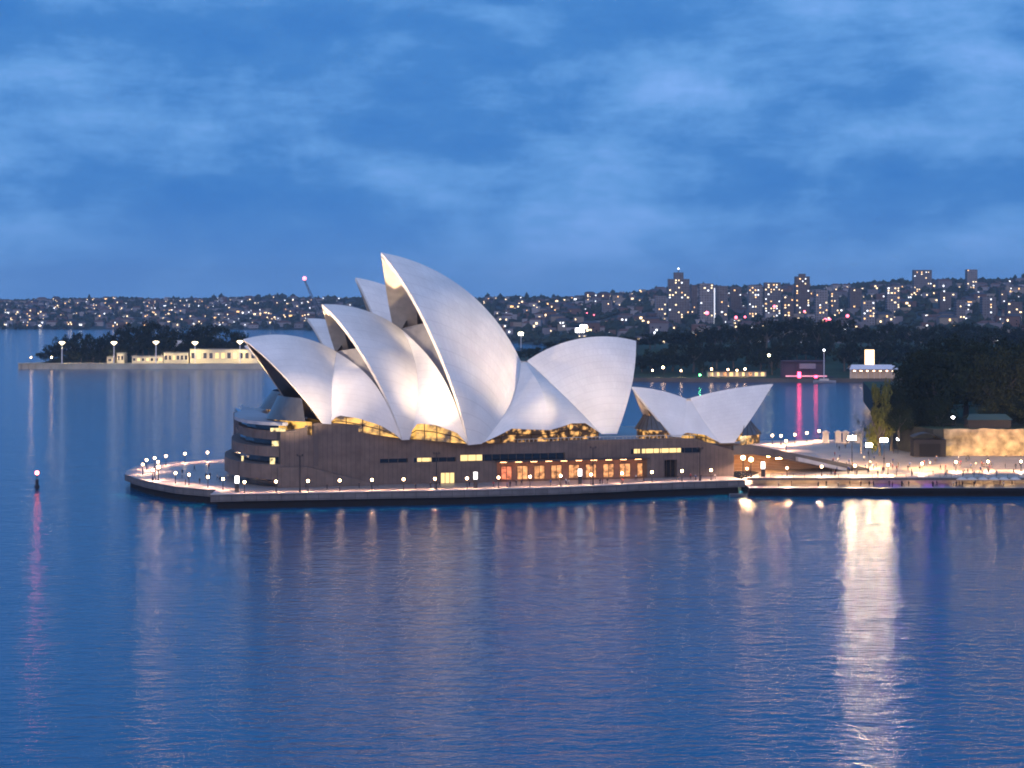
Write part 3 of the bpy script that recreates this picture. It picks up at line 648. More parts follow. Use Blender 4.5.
Wd = lambda ax, p: Vector((ax.O[0] + p[0] * ax.c + p[1] * ax.s, ax.O[1] + p[0] * ax.s - p[1] * ax.c, p[2]))
mast(436.5, 'thin dark mast on the quay left of the tallest shell foot', 9.6, [(Wd(AX1, s3.pt(.25, .12)), 330000, 72), (Wd(AX1, s2.pt(.5, .3)), 12000, 80), (Wd(AX1, s3.pt(.55, .5)), 55000, 75)])
mast(593, 'thin dark mast on the quay below the south facing shell', 10.2, [(Wd(AX1, s4.pt(.3, .3)), 62000, 85), (Wd(AX1, s3.pt(.6, .2)), 150000, 66)])
mast(300, 'thin dark mast on the quay below the north shell', 9.6, [(Wd(AX1, s1.pt(.4, .12)), 240000, 85), (Wd(AX1, s2.pt(.3, .15)), 95000, 70)])
mast(700, 'added dark mast on the quay lighting the restaurant shells', 9.0, [(Wd(AX3, rb.pt(.4, .2)), 15000, 90), (Wd(AX3, ra.pt(.4, .2)), 13000, 90)])  # mast added to carry floods for the restaurant shells
for sh_q, en in ((s3, 26000), (s2, 16000)):       # added fill spots inside the mouths brighten the far inner concrete
    A = sh_q.pt(.03, .5, 2.2); T = sh_q.pt(.06, .4, 1.0); T[1] = -T[1]
    spot('mouth_fill', Wd(AX1, A), Wd(AX1, T), en, 95, (1, .74, .46), .4, 1.0, None, True)

def pylon(px_, label, z=ZD, Y=None, h=4.2):
    if Y is None: Y = float(np.interp((px_ - 512) / FPX, [p[0] / p[1] for p in quay_front], [p[1] for p in quay_front])) + 6.0
    X = (px_ - 512) / FPX * Y; t = thing('sign_pylon', label, 'sign pylon', (X, Y, z), 0, 'lit pylons on the promenade')
    m = MB(); m.box(-.55, .55, -.3, .3, 0, h * .55); m.build('base', M_pole, t)
    m = MB(); m.box(-.5, .5, -.26, .26, h * .555, h); m.build('lit_panel', mat('pylon_panel', (.9, .9, .9), .4, emit=(1, .95, .88), es=5), t)
pylon(237, 'white lit pylon at the left end of the long quay'); pylon(475.5, 'white topped pylon below the tallest shell foot'); pylon(580, 'white topped pylon in front of the glowing bars'); pylon(763, 'white lit pylon at the head of the lower concourse', ZF, 556)

# ------------------------------------------------------------------ people
def person_mesh(pose, top, trousers):
    J = {'pel': (0, 0, .95), 'chest': (0, 0, 1.28), 'neck': (0, 0, 1.47), 'head': (0, -.01, 1.58), 'crown': (0, 0, 1.72)}
    st = .28 if pose == 'walk' else .04
    for s_, sg in (('l', 1), ('r', -1)):
        J['hip' + s_] = (.1 * sg, 0, .9); J['kn' + s_] = (.11 * sg, -st * sg * .5 - .02, .5); J['an' + s_] = (.11 * sg, -st * sg + (.05 if pose == 'walk' else 0), .08); J['to' + s_] = (.12 * sg, -st * sg - .14, .04)
        J['sh' + s_] = (.19 * sg, 0, 1.41); J['el' + s_] = (.25 * sg, .05 + st * sg * .4, 1.13); J['ha' + s_] = (.25 * sg, -.06 + st * sg * .8, .86)
    E = [('pel', 'chest'), ('chest', 'neck'), ('neck', 'head'), ('head', 'crown')]
    for s_ in 'lr': E += [('pel', 'hip' + s_), ('hip' + s_, 'kn' + s_), ('kn' + s_, 'an' + s_), ('an' + s_, 'to' + s_), ('chest', 'sh' + s_), ('sh' + s_, 'el' + s_), ('el' + s_, 'ha' + s_)]
    RAD = {'pel': .15, 'ches': .16, 'neck': .06, 'head': .1, 'crow': .085, 'hip': .1, 'kn': .07, 'an': .05, 'to': .045, 'sh': .075, 'el': .05, 'ha': .04}
    keys = list(J); me = bpy.data.meshes.new('person'); me.from_pydata([J[k] for k in keys], [(keys.index(a), keys.index(b_)) for a, b_ in E], [])
    o = bpy.data.objects.new('person', me); C.objects.link(o); md = o.modifiers.new('skin', 'SKIN'); o.modifiers.new('sub', 'SUBSURF').levels = 1
    for i, k in enumerate(keys):
        r = RAD.get(k[:4], RAD.get(k[:-1], .06)); me.skin_vertices[0].data[i].radius = (r, r); me.skin_vertices[0].data[i].use_root = (k == 'pel')
    dg = bpy.context.evaluated_depsgraph_get(); n = bpy.data.meshes.new_from_object(o.evaluated_get(dg)); bpy.data.objects.remove(o)
    n.materials.clear()
    for mm in (mat('skin', (.45, .28, .2), .6), top, trousers, mat('dark_hair', (.03, .02, .015), .7)): n.materials.append(mm)
    for p in n.polygons:
        c = p.center; p.use_smooth = True
        p.material_index = 3 if (c.z > 1.62 or (c.z > 1.52 and c.y > .03)) else 0 if c.z > 1.45 or (c.z < .93 and abs(c.x) > .2 and c.z > .75) else 1 if c.z > .95 else 2
    return n
clothes = [('dark clothing', (.03, .03, .04), (.02, .02, .03)), ('a pale top', (.5, .48, .45), (.03, .03, .05)), ('a red top', (.3, .05, .05), (.02, .02, .03)), ('a blue top', (.06, .1, .25), (.03, .03, .03))]
PM = [[person_mesh(ps, mat('top_%s' % c[0].replace(' ', '_'), c[1], .9), mat('trousers_%s' % c[0].replace(' ', '_'), c[2], .9)) for ps in ('stand', 'walk')] for c in clothes]
def person(x, y, z, where, group):
    ci = rnd.choice([0, 0, 0, 1, 2, 3]); wk = rnd.random() < .5
    o = bpy.data.objects.new('person', PM[ci][wk]); C.objects.link(o); o.location = (x, y, z); o.rotation_euler = (0, 0, rnd.uniform(0, 6.28)); o.scale = (1, 1, rnd.uniform(.95, 1.06))
    tag(o, 'person in %s %s %s' % (clothes[ci][0], 'walking' if wk else 'standing', where), 'person', group)
for i in range(95):
    x = rnd.uniform(825, 1022); Y = rnd.uniform(556, 612) if i % 3 else rnd.uniform(610, 690) if x < 900 else rnd.uniform(556, 600)
    person((x - 512) / FPX * Y, Y, ZF, 'on the bright forecourt', 'people on the forecourt')
for i in range(30):
    x = rnd.uniform(770, 1022); Y = rnd.uniform(548, 552.4); person((x - 512) / FPX * Y, Y, 2.4, 'on the lower concourse', 'people on the lower concourse')
for i in range(34):
    x = rnd.choice([rnd.uniform(290, 720), rnd.uniform(500, 660)]); off = rnd.uniform(3.5, 11)
    Y = float(np.interp((x - 512) / FPX, [p[0] / p[1] for p in quay_front], [p[1] for p in quay_front])) + off
    person((x - 512) / FPX * Y, Y, ZD, 'on the long quay', 'people on the long quay')
for i in range(16):
    P = at(rnd.uniform(150, 222), rnd.uniform(466, 486), ZD)
    if P.x < -111 or P.y < 530: continue
    person(P.x, P.y, ZD, 'on the rounded promenade', 'people on the rounded promenade')

# ------------------------------------------------------------------ lower concourse: lights, umbrellas, counters
bar0 = None
for i in range(22):
    x = 775 + i * 12; Y = 556.0; col = 'violet' if x in (883, 895, 931, 943) or (910 < x < 915) else 'warm'
    X = (x - 512) / FPX * Y; l = thing('bar_light', '%s strip light under the forecourt edge, %s from the stairs' % (col, ordn(i)) if i < 18 else 'warm strip light under the forecourt edge near the umbrellas', 'light', (X, Y, 2.4), 0, 'strip lights in the lower concourse')
    q_ = rnd.uniform(.7, 1.5); l.location.x += rnd.uniform(-.9, .9); m = MB(); m.box(-q_, q_, 0, .16, 1.24, 1.34); m.build('tube', mat('violet_glow', (.9, .9, .9), .5, emit=(.42, .10, 1), es=22) if col == 'violet' else mat('bar_glow', (.9, .9, .9), .5, emit=(1, .62, .28), es=40), l)
    m = MB(); m.box(-q_, q_, -.02, .18, 1.342, 1.49); m.build('bracket', M_pole, l)
um0 = thing('market_umbrella', 'x', 'umbrella')
m = MB(); m.tube([(0, 0, 0), (0, 0, 2.6)], .05, 6); m.build('pole', M_pole, um0)
m = MB(); m.lathe((0, 0, 0), [(1.7, 1.95), (1.72, 2.05), (.9, 2.4), (.02, 2.75)], 8); m.build('canopy', mat('umbrella_canvas', (.62, .58, .52), .8, .1, 1), um0)
for i, x in enumerate((962, 972, 983, 994, 1004, 1015)):
    Y = 550.0; lab = 'white market umbrella on the lower concourse, %s from the violet lights' % ordn(i); X = (x - 512) / FPX * Y
    if i == 0: um0.location = (X, Y, 2.4); um0['label'] = lab; um0['group'] = 'umbrellas on the lower concourse'
    else: dup(um0, (X, Y, 2.4), rnd.uniform(0, 1), None, lab, 'umbrellas on the lower concourse')
m = MB()
for i in range(60): x = 67 + i * 3.2; m.box(x - .04, x + .04, 553.1, 553.2, ZF, ZF + 1.05)
m.box(67, 256, 553.1, 553.2, ZF + 1.051, ZF + 1.12)
tag(m.build('railing', M_pole), 'dark railing along the near edge of the forecourt', 'railing')

# flood mast on the forecourt whose glare streaks across the water
fm = thing('floodlight_mast', 'bright floodlight mast on the forecourt near the lit tree', 'floodlight mast', (atY(852, 450, 574).x, 574, ZF))
m = MB(); m.tube([(0, 0, 0), (0, 0, 9.6)], [.16, .1], 8); m.build('post', M_pole, fm)
m = MB(); m.box(-1.1, 1.1, -.3, .12, 9.3, 10.3); m.build('floodlight', mat('big_flood_glow', (.9, .9, .9), .5, emit=(1, .70, .38), es=300), fm)
for dx, tx, en in ((0, -24, 230000), (6, 6, 210000), (11, 40, 260000)):
    spot('forecourt_flood', (fm.location.x + dx, 574.5, ZF + 9.2), (fm.location.x + tx, 588, ZF), en * 1.9, 88, (1, .60, .27), .4, 1.0, None, True)
fm3 = dup(fm, (atY(869, 452, 572).x, 572, ZF), 0, (.8, 1, .8), 'lowest of three forecourt floodlight masts, added to widen the water streak')  # extra mast added to broaden the light streak on the water
fm2 = dup(fm, (atY(884, 450, 576).x, 576, ZF), 0, (.9, 1, .92), 'shorter added floodlight mast left of the dark shed, widening the water streak')  # another added mast, spreading the streak further right
for x, y in ((825.5, 436), (838, 436), (845.5, 438), (857, 438)):
    P = at(x, 443, ZF); t = thing('stone_pier', 'pinkish stone pier at the far side of the forecourt', 'pier', (P.x, P.y, ZF), 0, 'stone piers behind the forecourt')
    m = MB(); m.box(-1.0, 1.0, -.8, .8, 0, 3.6); m.box(-1.25, 1.25, -1.05, 1.05, 0, .5); m.build('shaft', M_pale, t); m = MB(); m.box(-1.3, 1.3, -1.1, 1.1, 3.602, 4.0); m.lathe((0, 0, 4.0), [(1.0, 0), (.7, .4), (.02, .6)], 8); m.build('cap', M_pale, t)

# ------------------------------------------------------------------ sandstone wall, garden shed, lights
sw = thing('sandstone_wall', 'tall floodlit sandstone retaining wall below the dark trees', 'wall', (139.8, 630.5, ZF))
m = MB(); G = []
for i in range(60):
    x = i * 1.9; row = []
    for j in range(9):
        z = j * 1.08; nz = mnoise.noise(Vector((x * .3, z * .5, 7))) * .5 + mnoise.noise(Vector((x * 1.1, z * 1.4, 2))) * .25
        row.append((x, nz + j * .08, z + (.5 * mnoise.noise(Vector((x * .25, 1, 1))) if j == 8 else 0)))
    G.append(row)
m.grid(G, 0, False); m.face([(0, 0, 0), (0, 2, 0), (0, 2, 8.7), (0, .6, 8.7)]); m.grid([[g[-1] for g in G], [(g[-1][0], 2.5, g[-1][2]) for g in G]], 0, False)
m.build('stone_face', mat('sandstone', (.36, .27, .16), .9, .65, .3), sw)
m = MB()
for i in range(27): x = i * 4.2; m.box(x - .05, x + .05, 1.2, 1.3, 8.9, 10.1)
m.box(0, 112, 1.2, 1.3, 10.1, 10.2); m.build('fence', M_pole, sw)
for i, x in enumerate((950, 968, 987, 1006, 1021)):
    P = atY(x, 456, 628.0); w = thing('wall_washer', 'ground floodlight at the foot of the sandstone wall, %s from its left end' % ordn(i), 'floodlight', (P.x, 628, ZF), 0, 'ground floodlights along the sandstone wall')
    m = MB(); m.box(-.4, .4, -.2, .2, .05, .3); m.build('housing', M_pole, w)
    spot('wash_beam', (P.x, 627.0, ZF + .5), (P.x, 631, ZF + 3.5), [900, 380, 800, 450, 700][i], 125, (1, .72, .30), .2, 1.0)
sh_ = thing('arched_shed', 'low dark building with a curved roof beside the sandstone wall', 'shed', (134.2, 626, ZF))
m = MB(); m.grid([[(-5.4 + 10.8 * i / 12, y, (5.6 + 2.0 * math.sin(math.pi * min(1, .12 + i / 12)) if True else 0)) for i in range(13)] for y in (0, 6)], 0, True)
m.build('roof', mat('pale_roof_edge', (.12, .12, .13), .6), sh_)
m = MB(); m.box(-5.2, 5.2, .3, 5.8, 0, 5.5); m.build('wall', mat('dark_shed_wall', (.03, .028, .03), .9), sh_)
m = MB(); m.box(-3.4, 3.4, .18, .28, 0, 4.2); m.build('door', M_dark, sh_)
gp = thing('garden_pavilion', 'low dark green roofed pavilion above the sandstone wall', 'pavilion', (156, 640, 13.2))
m = MB(); m.box(-7, 7, -3, 3, 0, 2.6); m.build('wall', mat('dark_shed_wall'), gp); m = MB(); m.grid([[(-7.6, -3.6, 2.61), (0, -3.6, 2.61), (7.6, -3.6, 2.61)], [(-6, 0, 4.4), (0, 0, 4.4), (6, 0, 4.4)], [(-7.6, 3.6, 2.61), (0, 3.6, 2.61), (7.6, 3.6, 2.61)]], 0, False); m.build('roof', mat('green_roof', (.04, .07, .065), .6), gp)
for (px_, py_, Y, l) in ((953, 418, 634, 'bright white lamp above the left end of the sandstone wall'), (898, 439.6, 640, 'white lamp among the dark trees left of the shed')):
    P = atY(px_, py_, Y); g0 = 13.2 if Y == 634 else ZF; t = thing('garden_lamp', l, 'street lamp', (P.x, P.y, g0))
    m = MB(); m.tube([(0, 0, 0), (0, 0, P.z - g0)], .08, 6); m.build('post', M_pole, t); m = MB(); m.lathe((0, 0, P.z - g0 - .2), [(.1, 0), (.5, .35), (.45, .6), (.02, .75)], 8); m.build('lamp_head', M_white_lamp, t)

# ------------------------------------------------------------------ trees
def leaf_mat(name, c):
    m = mat(name, c, .8, .45, .35, spec=.15); return m
M_leaf = leaf_mat('dark_foliage', (.017, .025, .012)); M_leaf2 = leaf_mat('olive_foliage', (.034, .04, .018)); M_bark = mat('bark', (.10, .085, .07), .9, .3, .6); M_gum = mat('pale_bark', (.32, .29, .26), .8, .2, .5)
def crown_mesh(seed, n_cl, per, size, flat=.72, mats=M_leaf):
    r = random.Random(seed); V, F = [], []
    cl = []
    for i in range(n_cl):
        while True:
            p = Vector((r.uniform(-1, 1), r.uniform(-1, 1), r.uniform(-.75, 1)))
            if .35 < p.length < 1: break
        cl.append((Vector((p.x, p.y, p.z * flat)), r.uniform(.18, .34)))
    for c, cr_ in cl:
        for _ in range(per):
            d = Vector((r.gauss(0, 1), r.gauss(0, 1), r.gauss(0, .8))); d = d.normalized() * cr_ * r.random() ** .35
            p = c + d; a = Vector((r.gauss(0, 1), r.gauss(0, 1), r.gauss(0, 1))).normalized(); bq = a.cross(Vector((r.gauss(0, 1), r.gauss(0, 1), r.gauss(0, 1)))).normalized()
            s = size * r.uniform(.6, 1.4); i0 = len(V); V += [tuple(p + a * s), tuple(p + bq * s * .7), tuple(p - a * s), tuple(p - bq * s * .7)]; F.append((i0, i0 + 1, i0 + 2, i0 + 3))
    me = bpy.data.meshes.new('crown'); me.from_pydata(V, [], F); me.materials.append(mats); return me
FARC = [crown_mesh(10 + i, 26, 42, .075, .8) for i in range(5)]; NEARC = [crown_mesh(40 + i, 60, 120, .034, .75, M_leaf if i else M_leaf2) for i in range(4)]
def trunk_mesh(seed, bark):
    r = random.Random(seed); m = MB(); m.tube([(0, 0, 0), (r.uniform(-.03, .03), 0, .25), (r.uniform(-.05, .05), 0, .5)], [.045, .034, .024], 7)
    for i in range(5):
        a = r.uniform(0, 6.28); z = r.uniform(.28, .46); m.tube([(0, 0, z), (.16 * math.cos(a), .16 * math.sin(a), z + .14), (.3 * math.cos(a), .3 * math.sin(a), z + .3)], [.02, .014, .006], 5, cap=False)
    o = m.build('trunk', bark); me = o.data; bpy.data.objects.remove(o); return me
TRK = [trunk_mesh(i, M_bark) for i in range(3)] + [trunk_mesh(9, M_gum)]
def tree(x, y, z, h, rad, label, group, near=False, name='tree', crown=None, trunk=None, cat='tree'):
    t = thing(name, label, cat, (x, y, z), rnd.uniform(0, 6.28), group)
    k = bpy.data.objects.new('trunk', TRK[rnd.randrange(3) if trunk is None else trunk]); C.objects.link(k); k.parent = t; k.scale = (min(h, rad * 2.4), min(h, rad * 2.4), h)
    c = bpy.data.objects.new('crown', crown or rnd.choice(NEARC if near else FARC)); C.objects.link(c); c.parent = t
    c.location = (0, 0, h * .60); c.scale = (rad * rnd.uniform(.9, 1.1), rad * rnd.uniform(.9, 1.1), h * .5); return t
# island trees: a dark clump behind the naval quay
isl = [(46, 350), (54, 343), (62, 338), (72, 336), (82, 333.5), (92, 335), (102, 334), (112, 332), (122, 326), (131, 324), (141, 323.5), (150, 321), (160, 325), (170, 327), (181, 327), (192, 325), (203, 323.5), (214, 325), (224, 328), (234, 331), (245, 334), (258, 338)]
for i, (x, yt) in enumerate(isl):
    Y = 1585 + (i * 37 % 30); zt = EYE - (yt - YH) / FPX * Y; h = min(24, zt - 4.2)
    tree((x - 512) / FPX * Y, Y, zt - h, h, 9.5, 'dark bushy tree in the clump on the naval island', 'trees on the naval island')
for i in range(34):
    x = 48 + i * 6.2; yt = float(np.interp(x, [p[0] for p in isl], [p[1] for p in isl])) + 13 + (i * 7 % 5); Y = 1568 + (i * 13 % 10); zt = EYE - (yt - YH) / FPX * Y; h = min(15, max(6, zt - 4.2))
    tree((x - 512) / FPX * Y, Y + 8, zt - h, h, 7.5, 'low dark tree at the foot of the clump on the naval island', 'low trees on the naval island')
b = MB(); G = [[(X, Y, 4.0 + 14 * max(0, min(1, (Y - 1585) / 40)) * max(0, min(1, (X + 385) / 60)) * max(0, min(1, (-205 - X) / 30))) for Y in range(1576, 1700, 12)] for X in range(-385, -180, 8)]
b.grid(G, 0, True); struct('island_hill', b, MATS['cove_lawn'])
# cove trees
TP = [(515, 352), (535, 345), (560, 341), (590, 338), (625, 336), (640, 335), (660, 330), (690, 326), (715, 322), (745, 319), (785, 317), (812, 316), (836, 315), (850, 318), (858, 325), (880, 321), (905, 320), (930, 325), (960, 322), (990, 326), (1024, 322), (1080, 322)]
top_y = lambda x: float(np.interp(x, [p[0] for p in TP], [p[1] for p in TP]))
def cz(X, Y): return 2.5 + 13 * min(1, max(0, (Y - 1350) / 180)) * min(1, max(0, (X + 10) / 70))
cnt = 0
for i in range(50):
    x = 512 + i * 11.2 + rnd.uniform(-4, 4); Y = 1500 + rnd.uniform(0, 110); X = (x - 512) / FPX * Y; zt = EYE - (top_y(x) + rnd.uniform(0, 6) - YH) / FPX * Y; g = cz(X, Y)
    tree(X, Y, g, max(10, zt - g), rnd.uniform(9, 13), 'tall dark tree in the woodland beyond the cove', 'tall trees beyond the cove')
for i in range(60):
    x = 516 + i * 8.8 + rnd.uniform(-3, 3); Y = 1368 + rnd.uniform(0, 70); X = (x - 512) / FPX * Y; g = cz(X, Y); yt = top_y(x) + rnd.uniform(14, 30); zt = EYE - (yt - YH) / FPX * Y
    if 780 < x < 835 : Y += 40
    tree(X, Y, g, max(8, zt - g), rnd.uniform(7, 11), 'dark round tree near the shore beyond the cove', 'shore trees beyond the cove')
# near trees on the right
for (x, yt, Y, h, rad, l) in ((926, 352, 690, 30, 11, 'leftmost large dark tree above the forecourt'), (935, 350, 668, 28, 12, 'large dark tree above the shed'), (965, 346, 690, 29, 13, 'large dark tree behind the garden lamp'), (995, 350, 665, 27, 12, 'large dark tree above the middle of the sandstone wall'), (1025, 344, 685, 30, 13, 'large dark tree cut by the right picture edge'), (950, 338, 760, 32, 14, 'dark tree rising behind the garden lamp trees'), (1000, 336, 770, 33, 15, 'dark tree rising behind the sandstone wall trees'), (932, 345, 760, 28, 12, 'dark tree standing behind the leftmost large tree')):
    zt = EYE - (yt - YH) / FPX * Y; tree((x - 512) / FPX * Y, Y, zt - h, h, rad, l, None, near=True)
for (x, yt, Y, h, rad, l) in ((899, 405, 622, 11, 4.2, 'low dark tree in front of the shed, right of the lit tree'), (891, 384, 645, 22, 5.5, 'dark tree directly behind the lit yellow tree'), (893, 392, 660, 16, 6.5, 'dark tree just right of the lit yellow tree'), (915, 400, 650, 14, 6.5, 'dark low tree above the shed roof'), (938, 398, 648, 14, 6.5, 'dark low tree left of the garden pavilion'), (1000, 398, 650, 12, 7, 'dark low tree right of the garden pavilion'), (1020, 396, 648, 13, 7, 'dark low tree at the right end of the pavilion')):
    zt = EYE - (yt - YH) / FPX * Y; tree((x - 512) / FPX * Y, Y, zt - h, h, rad, l, None, near=True)
Y = 630; tree(atY(880, 440, Y).x, Y, ZF - 3, 25, 4.6, 'yellow green tree lit by lamps at the forecourt corner', None, near=True, crown=crown_mesh(77, 20, 150, .06, 1.0, leaf_mat('lit_tree_foliage', (.11, .115, .03))))
tree(atY(861, 448, 640).x, 640, ZF, 13, 3.0, 'small bare grey tree beside the lit yellow tree', None, near=True, trunk=3, crown=crown_mesh(78, 10, 30, .05, .7))
for i, (x, y, Y, rad) in enumerate(((874, 446, 622, 0), (884, 446, 618, 0))):
    P = atY(x, y, Y); t = thing('tree_uplight', ('left' if i == 0 else 'right') + ' small uplight under the yellow green tree', 'floodlight', (P.x, Y, ZF), 0, 'uplights under the lit tree')
    m = MB(); m.lathe((0, 0, 0), [(.3, 0), (.3, .3), (.2, .4)], 8); m.build('housing', M_pole, t); spot('uplight_beam', (P.x, Y, ZF + .5), atY(878, 405, 630), 1000, 60, (1, .86, .4), .2, .8)

# ------------------------------------------------------------------ cove shore: lights, stage, pavilion, boat
for i, (x, y, sc, l) in enumerate(((652.5, 375.6, 1.6, 'left lamp of the pair on the far cove shore'), (663, 375.3, 2.3, 'brightest lamp of the left group on the far cove shore'), (681, 375.6, 1.5, 'lone lamp right of the bright pair on the far cove shore'), (711.5, 375, 1.9, 'lamp left of the shore pavilions beside the green lit tree'), (728, 374.5, 1.8, 'lamp in front of the shore pavilions, leftmost'), (737, 374.8, 1.6, 'lamp in front of the shore pavilions, middle'), (745, 374.2, 1.9, 'lamp in front of the shore pavilions, rightmost'))):
    P = atY(x, y, 1326); lamp((P.x, P.y, 2.6), l, 'lamps on the far cove shore', sc)
    globe = None
gl = thing('green_uplight', 'green floodlight under a shore tree beyond the cove', 'floodlight', (atY(700, 376, 1338).x, 1338, 2.6)); m = MB(); m.lathe((0, 0, 0), [(.5, 0), (.5, .5), (.3, .7)], 8); m.build('housing', M_pole, gl)
m = MB(); m.ball((0, 0, .9), .5, 6); m.build('lamp_lens', mat('green_glow', (.9, .9, .9), .5, emit=(.15, 1, .3), es=60), gl)
tree(atY(702, 370, 1350).x, 1350, 2.6, 11, 4.5, 'small tree lit green on the far cove shore', None)
sp = thing('shore_pavilions', 'low warmly lit pavilion on the far cove shore right of the lamps', 'pavilion', (atY(737, 378, 1334).x, 1334, 2.6))
m = MB(); m.box(-20, 20, 0, 6, 0, 3.4); m.build('wall', mat('pavilion_wall', (.5, .42, .32), .8, .2, .1), sp); m = MB(); m.box(-21, 21, -1.5, 7, 3.41, 3.9); m.build('roof', M_pole, sp)
for i in range(9): m = MB(); m.box(-18 + i * 4.3, -15.6 + i * 4.3 - rnd.uniform(0, .9), -.12, -.02, .4, 2.9); m.build('window', M_winY if i % 4 != 2 else M_winO, sp)
st = thing('lakeside_stage', 'dark open-air stage with red lights on the far cove shore', 'stage', (atY(805, 381, 1316).x, 1316, 1.2))
m = MB(); m.box(-16, 20, -3, 14, -1, 1.6); m.build('deck', mat('stage_deck', (.05, .03, .04), .8), st)
m = MB()
for x in (-14, -5, 5, 14): m.tube([(x, 8, 1.6), (x, 8, 12)], .3, 5)
m.box(-15, 15, 6, 12, 12.01, 12.8); m.box(-15, 15, 10, 10.4, 1.6, 12); m.build('frame', mat('stage_frame', (.06, .05, .08), .7), st)
m = MB(); m.box(-3, 8, 5.2, 5.6, 7.2, 10.8); m.build('screen', mat('dim_screen', (.2, .2, .25), .5), st)
for x in (-4.4, 6.8):
    m = MB(); m.box(x - 1.1, x + 1.1, -3.5, -3.05, .8, 5.4 if x < 0 else 3.0); m.build('red_light', mat('red_glow', (.9, .9, .9), .5, emit=(1, .015, .09), es=10), st)
m = MB(); m.box(-12, 16, 7.4, 7.7, 1.7, 2.6); m.build('footlight', mat('red_wash_glow', (.9, .9, .9), .5, emit=(1, .03, .12), es=.6), st)
bt = thing('moored_boat', 'moored boat with a tall pale mast and white masthead light', 'boat', (atY(824, 384, 1292).x, 1292, 0))
m = MB(); m.grid([[(x, w * y, z) for y, z in ((-1, 1.7), (-.75, .3), (0, -.3), (.75, .3), (1, 1.7))] for x, w in ((-7, 1.4), (-3, 2.2), (2, 2.1), (6, 1.0), (8, .05))], 0, True); m.grid([[(x, w * y, 1.68) for y in (-1, 1)] for x, w in ((-7, 1.4), (-3, 2.2), (2, 2.1), (6, 1.0), (8, .05))], 0, False); m.build('hull', mat('boat_hull', (.35, .35, .38), .5), bt)
m = MB(); m.box(-3, 3, -1.2, 1.2, 1.69, 2.9); m.build('cabin', M_pale, bt); m = MB(); m.tube([(0, 0, 1.7), (0, 0, 21.4)], [.32, .25], 6); m.build('mast', mat('pale_mast', (.6, .6, .65), .5), bt)
m = MB(); m.ball((0, 0, 21.8), .75, 6); m.build('masthead_light', mat('masthead_glow', (.9, .9, .9), .5, emit=(.95, .98, 1), es=6), bt)
pv = thing('waterside_pavilion', 'long white roofed pavilion on the cove shore below the glowing tower', 'pavilion', (atY(873, 380, 1302).x, 1302, 2.6))
m = MB(); m.grid([[(-16.5, -4, 6.2), (0, -4, 6.2), (16.5, -4, 6.2)], [(-14, 2, 9.2), (0, 2, 9.2), (14, 2, 9.2)], [(-16.5, 8, 6.2), (0, 8, 6.2), (16.5, 8, 6.2)]], 0, False); m.build('roof', mat('white_awning', (.75, .72, .74), .7), pv)
m = MB()
for i in range(9): m.tube([(-15.5 + i * 3.9, -3.6, 0), (-15.5 + i * 3.9, -3.6, 6.2)], .18, 5)
m.build('posts', M_pale, pv); m = MB(); m.box(-15, 15, 3, 3.4, 0, 6); m.build('wall', mat('pavilion_wall'), pv)
m = MB()
for i in range(7): m.box(-13.5 + i * 4.3, -12.2 + i * 4.3, -3.0, -2.7, 4.9, 5.4)
m.build('lamp_row', mat('pavilion_glow', (.9, .9, .9), .5, emit=(1, .62, .35), es=14), pv)
lt = thing('light_tower', 'tall glowing white tower behind the waterside pavilion', 'light tower', (atY(869.5, 372, 1312).x, 1312, 2.6))
m = MB(); m.box(-2.7, 2.7, -2.7, 2.7, 6.5, 19); m.build('lantern', mat('tower_glow', (.9, .9, .9), .5, emit=(1, .62, .24), es=3), lt)
m = MB(); m.box(-2, 2, -2, 2, 0, 6.49); m.box(-3.0, 3.0, -3.0, 3.0, 19.01, 19.5); m.build('frame', M_pole, lt)
lp = thing('park_lamp', 'warm lamp lighting a tree above the far cove shore', 'street lamp', (atY(769, 357, 1352).x, 1352, 3.0)); zl = atY(769, 356, 1352).z - 3.0
m = MB(); m.tube([(0, 0, 0), (0, 0, zl)], .2, 6); m.build('post', M_pole, lp); m = MB(); m.ball((0, 0, zl + .5), .9, 6); m.build('lamp_globe', mat('park_glow', (.9, .9, .9), .5, emit=(1, .85, .45), es=22), lp)
tree(atY(772, 360, 1360).x, 1360, 3, 17, 6, 'tree lit yellow by the park lamp beyond the cove', None)

# ------------------------------------------------------------------ naval island buildings, lamps
M_cream = mat('cream_render', (.62, .55, .38), .85, .12, .08)
def block(name, label, x0, x1, yt, Y, nwin, roof=True, depth=14, lit=.3):
    xa, xb = (x0 - 512) / FPX * Y, (x1 - 512) / FPX * Y; zt = EYE - (yt - YH) / FPX * Y; t = thing(name, label, 'building', ((xa + xb) / 2, Y, 4.2)); w = (xb - xa) / 2; h = zt - 4.2
    m = MB(); m.box(-w, w, 0, depth, 0, h); m.build('wall', M_cream, t)
    m = MB(); m.box(-w - .4, w + .4, -.4, depth + .4, h + .01, h + .6); m.build('roof', mat('grey_flat_roof', (.2, .2, .2), .8), t)
    for i in range(nwin):
        x = -w + (2 * w) * (i + .5) / nwin; ww = min(1.4, w / nwin * .55); m = MB(); m.box(x - ww, x + ww, -.14, -.02, h * .35, h * .75); wo = m.build('window', M_winY if rnd.random() < lit else M_glass, t)
block('naval_store', 'long cream waterfront building right of the round tank', 190, 262, 349.5, 1568, 12, lit=.45); block('naval_workshop', 'cream building with windows left of the long store', 164, 188, 353, 1566, 6)
block('quay_office', 'low pale building left of the windowed workshop', 132, 163, 356.5, 1565, 7); block('quay_hut', 'small cream hut by the second tall island lamp', 117, 124, 353.5, 1564, 2)
block('quay_shed', 'tiny cream shed furthest left on the naval island', 107, 113, 357.5, 1563, 1)
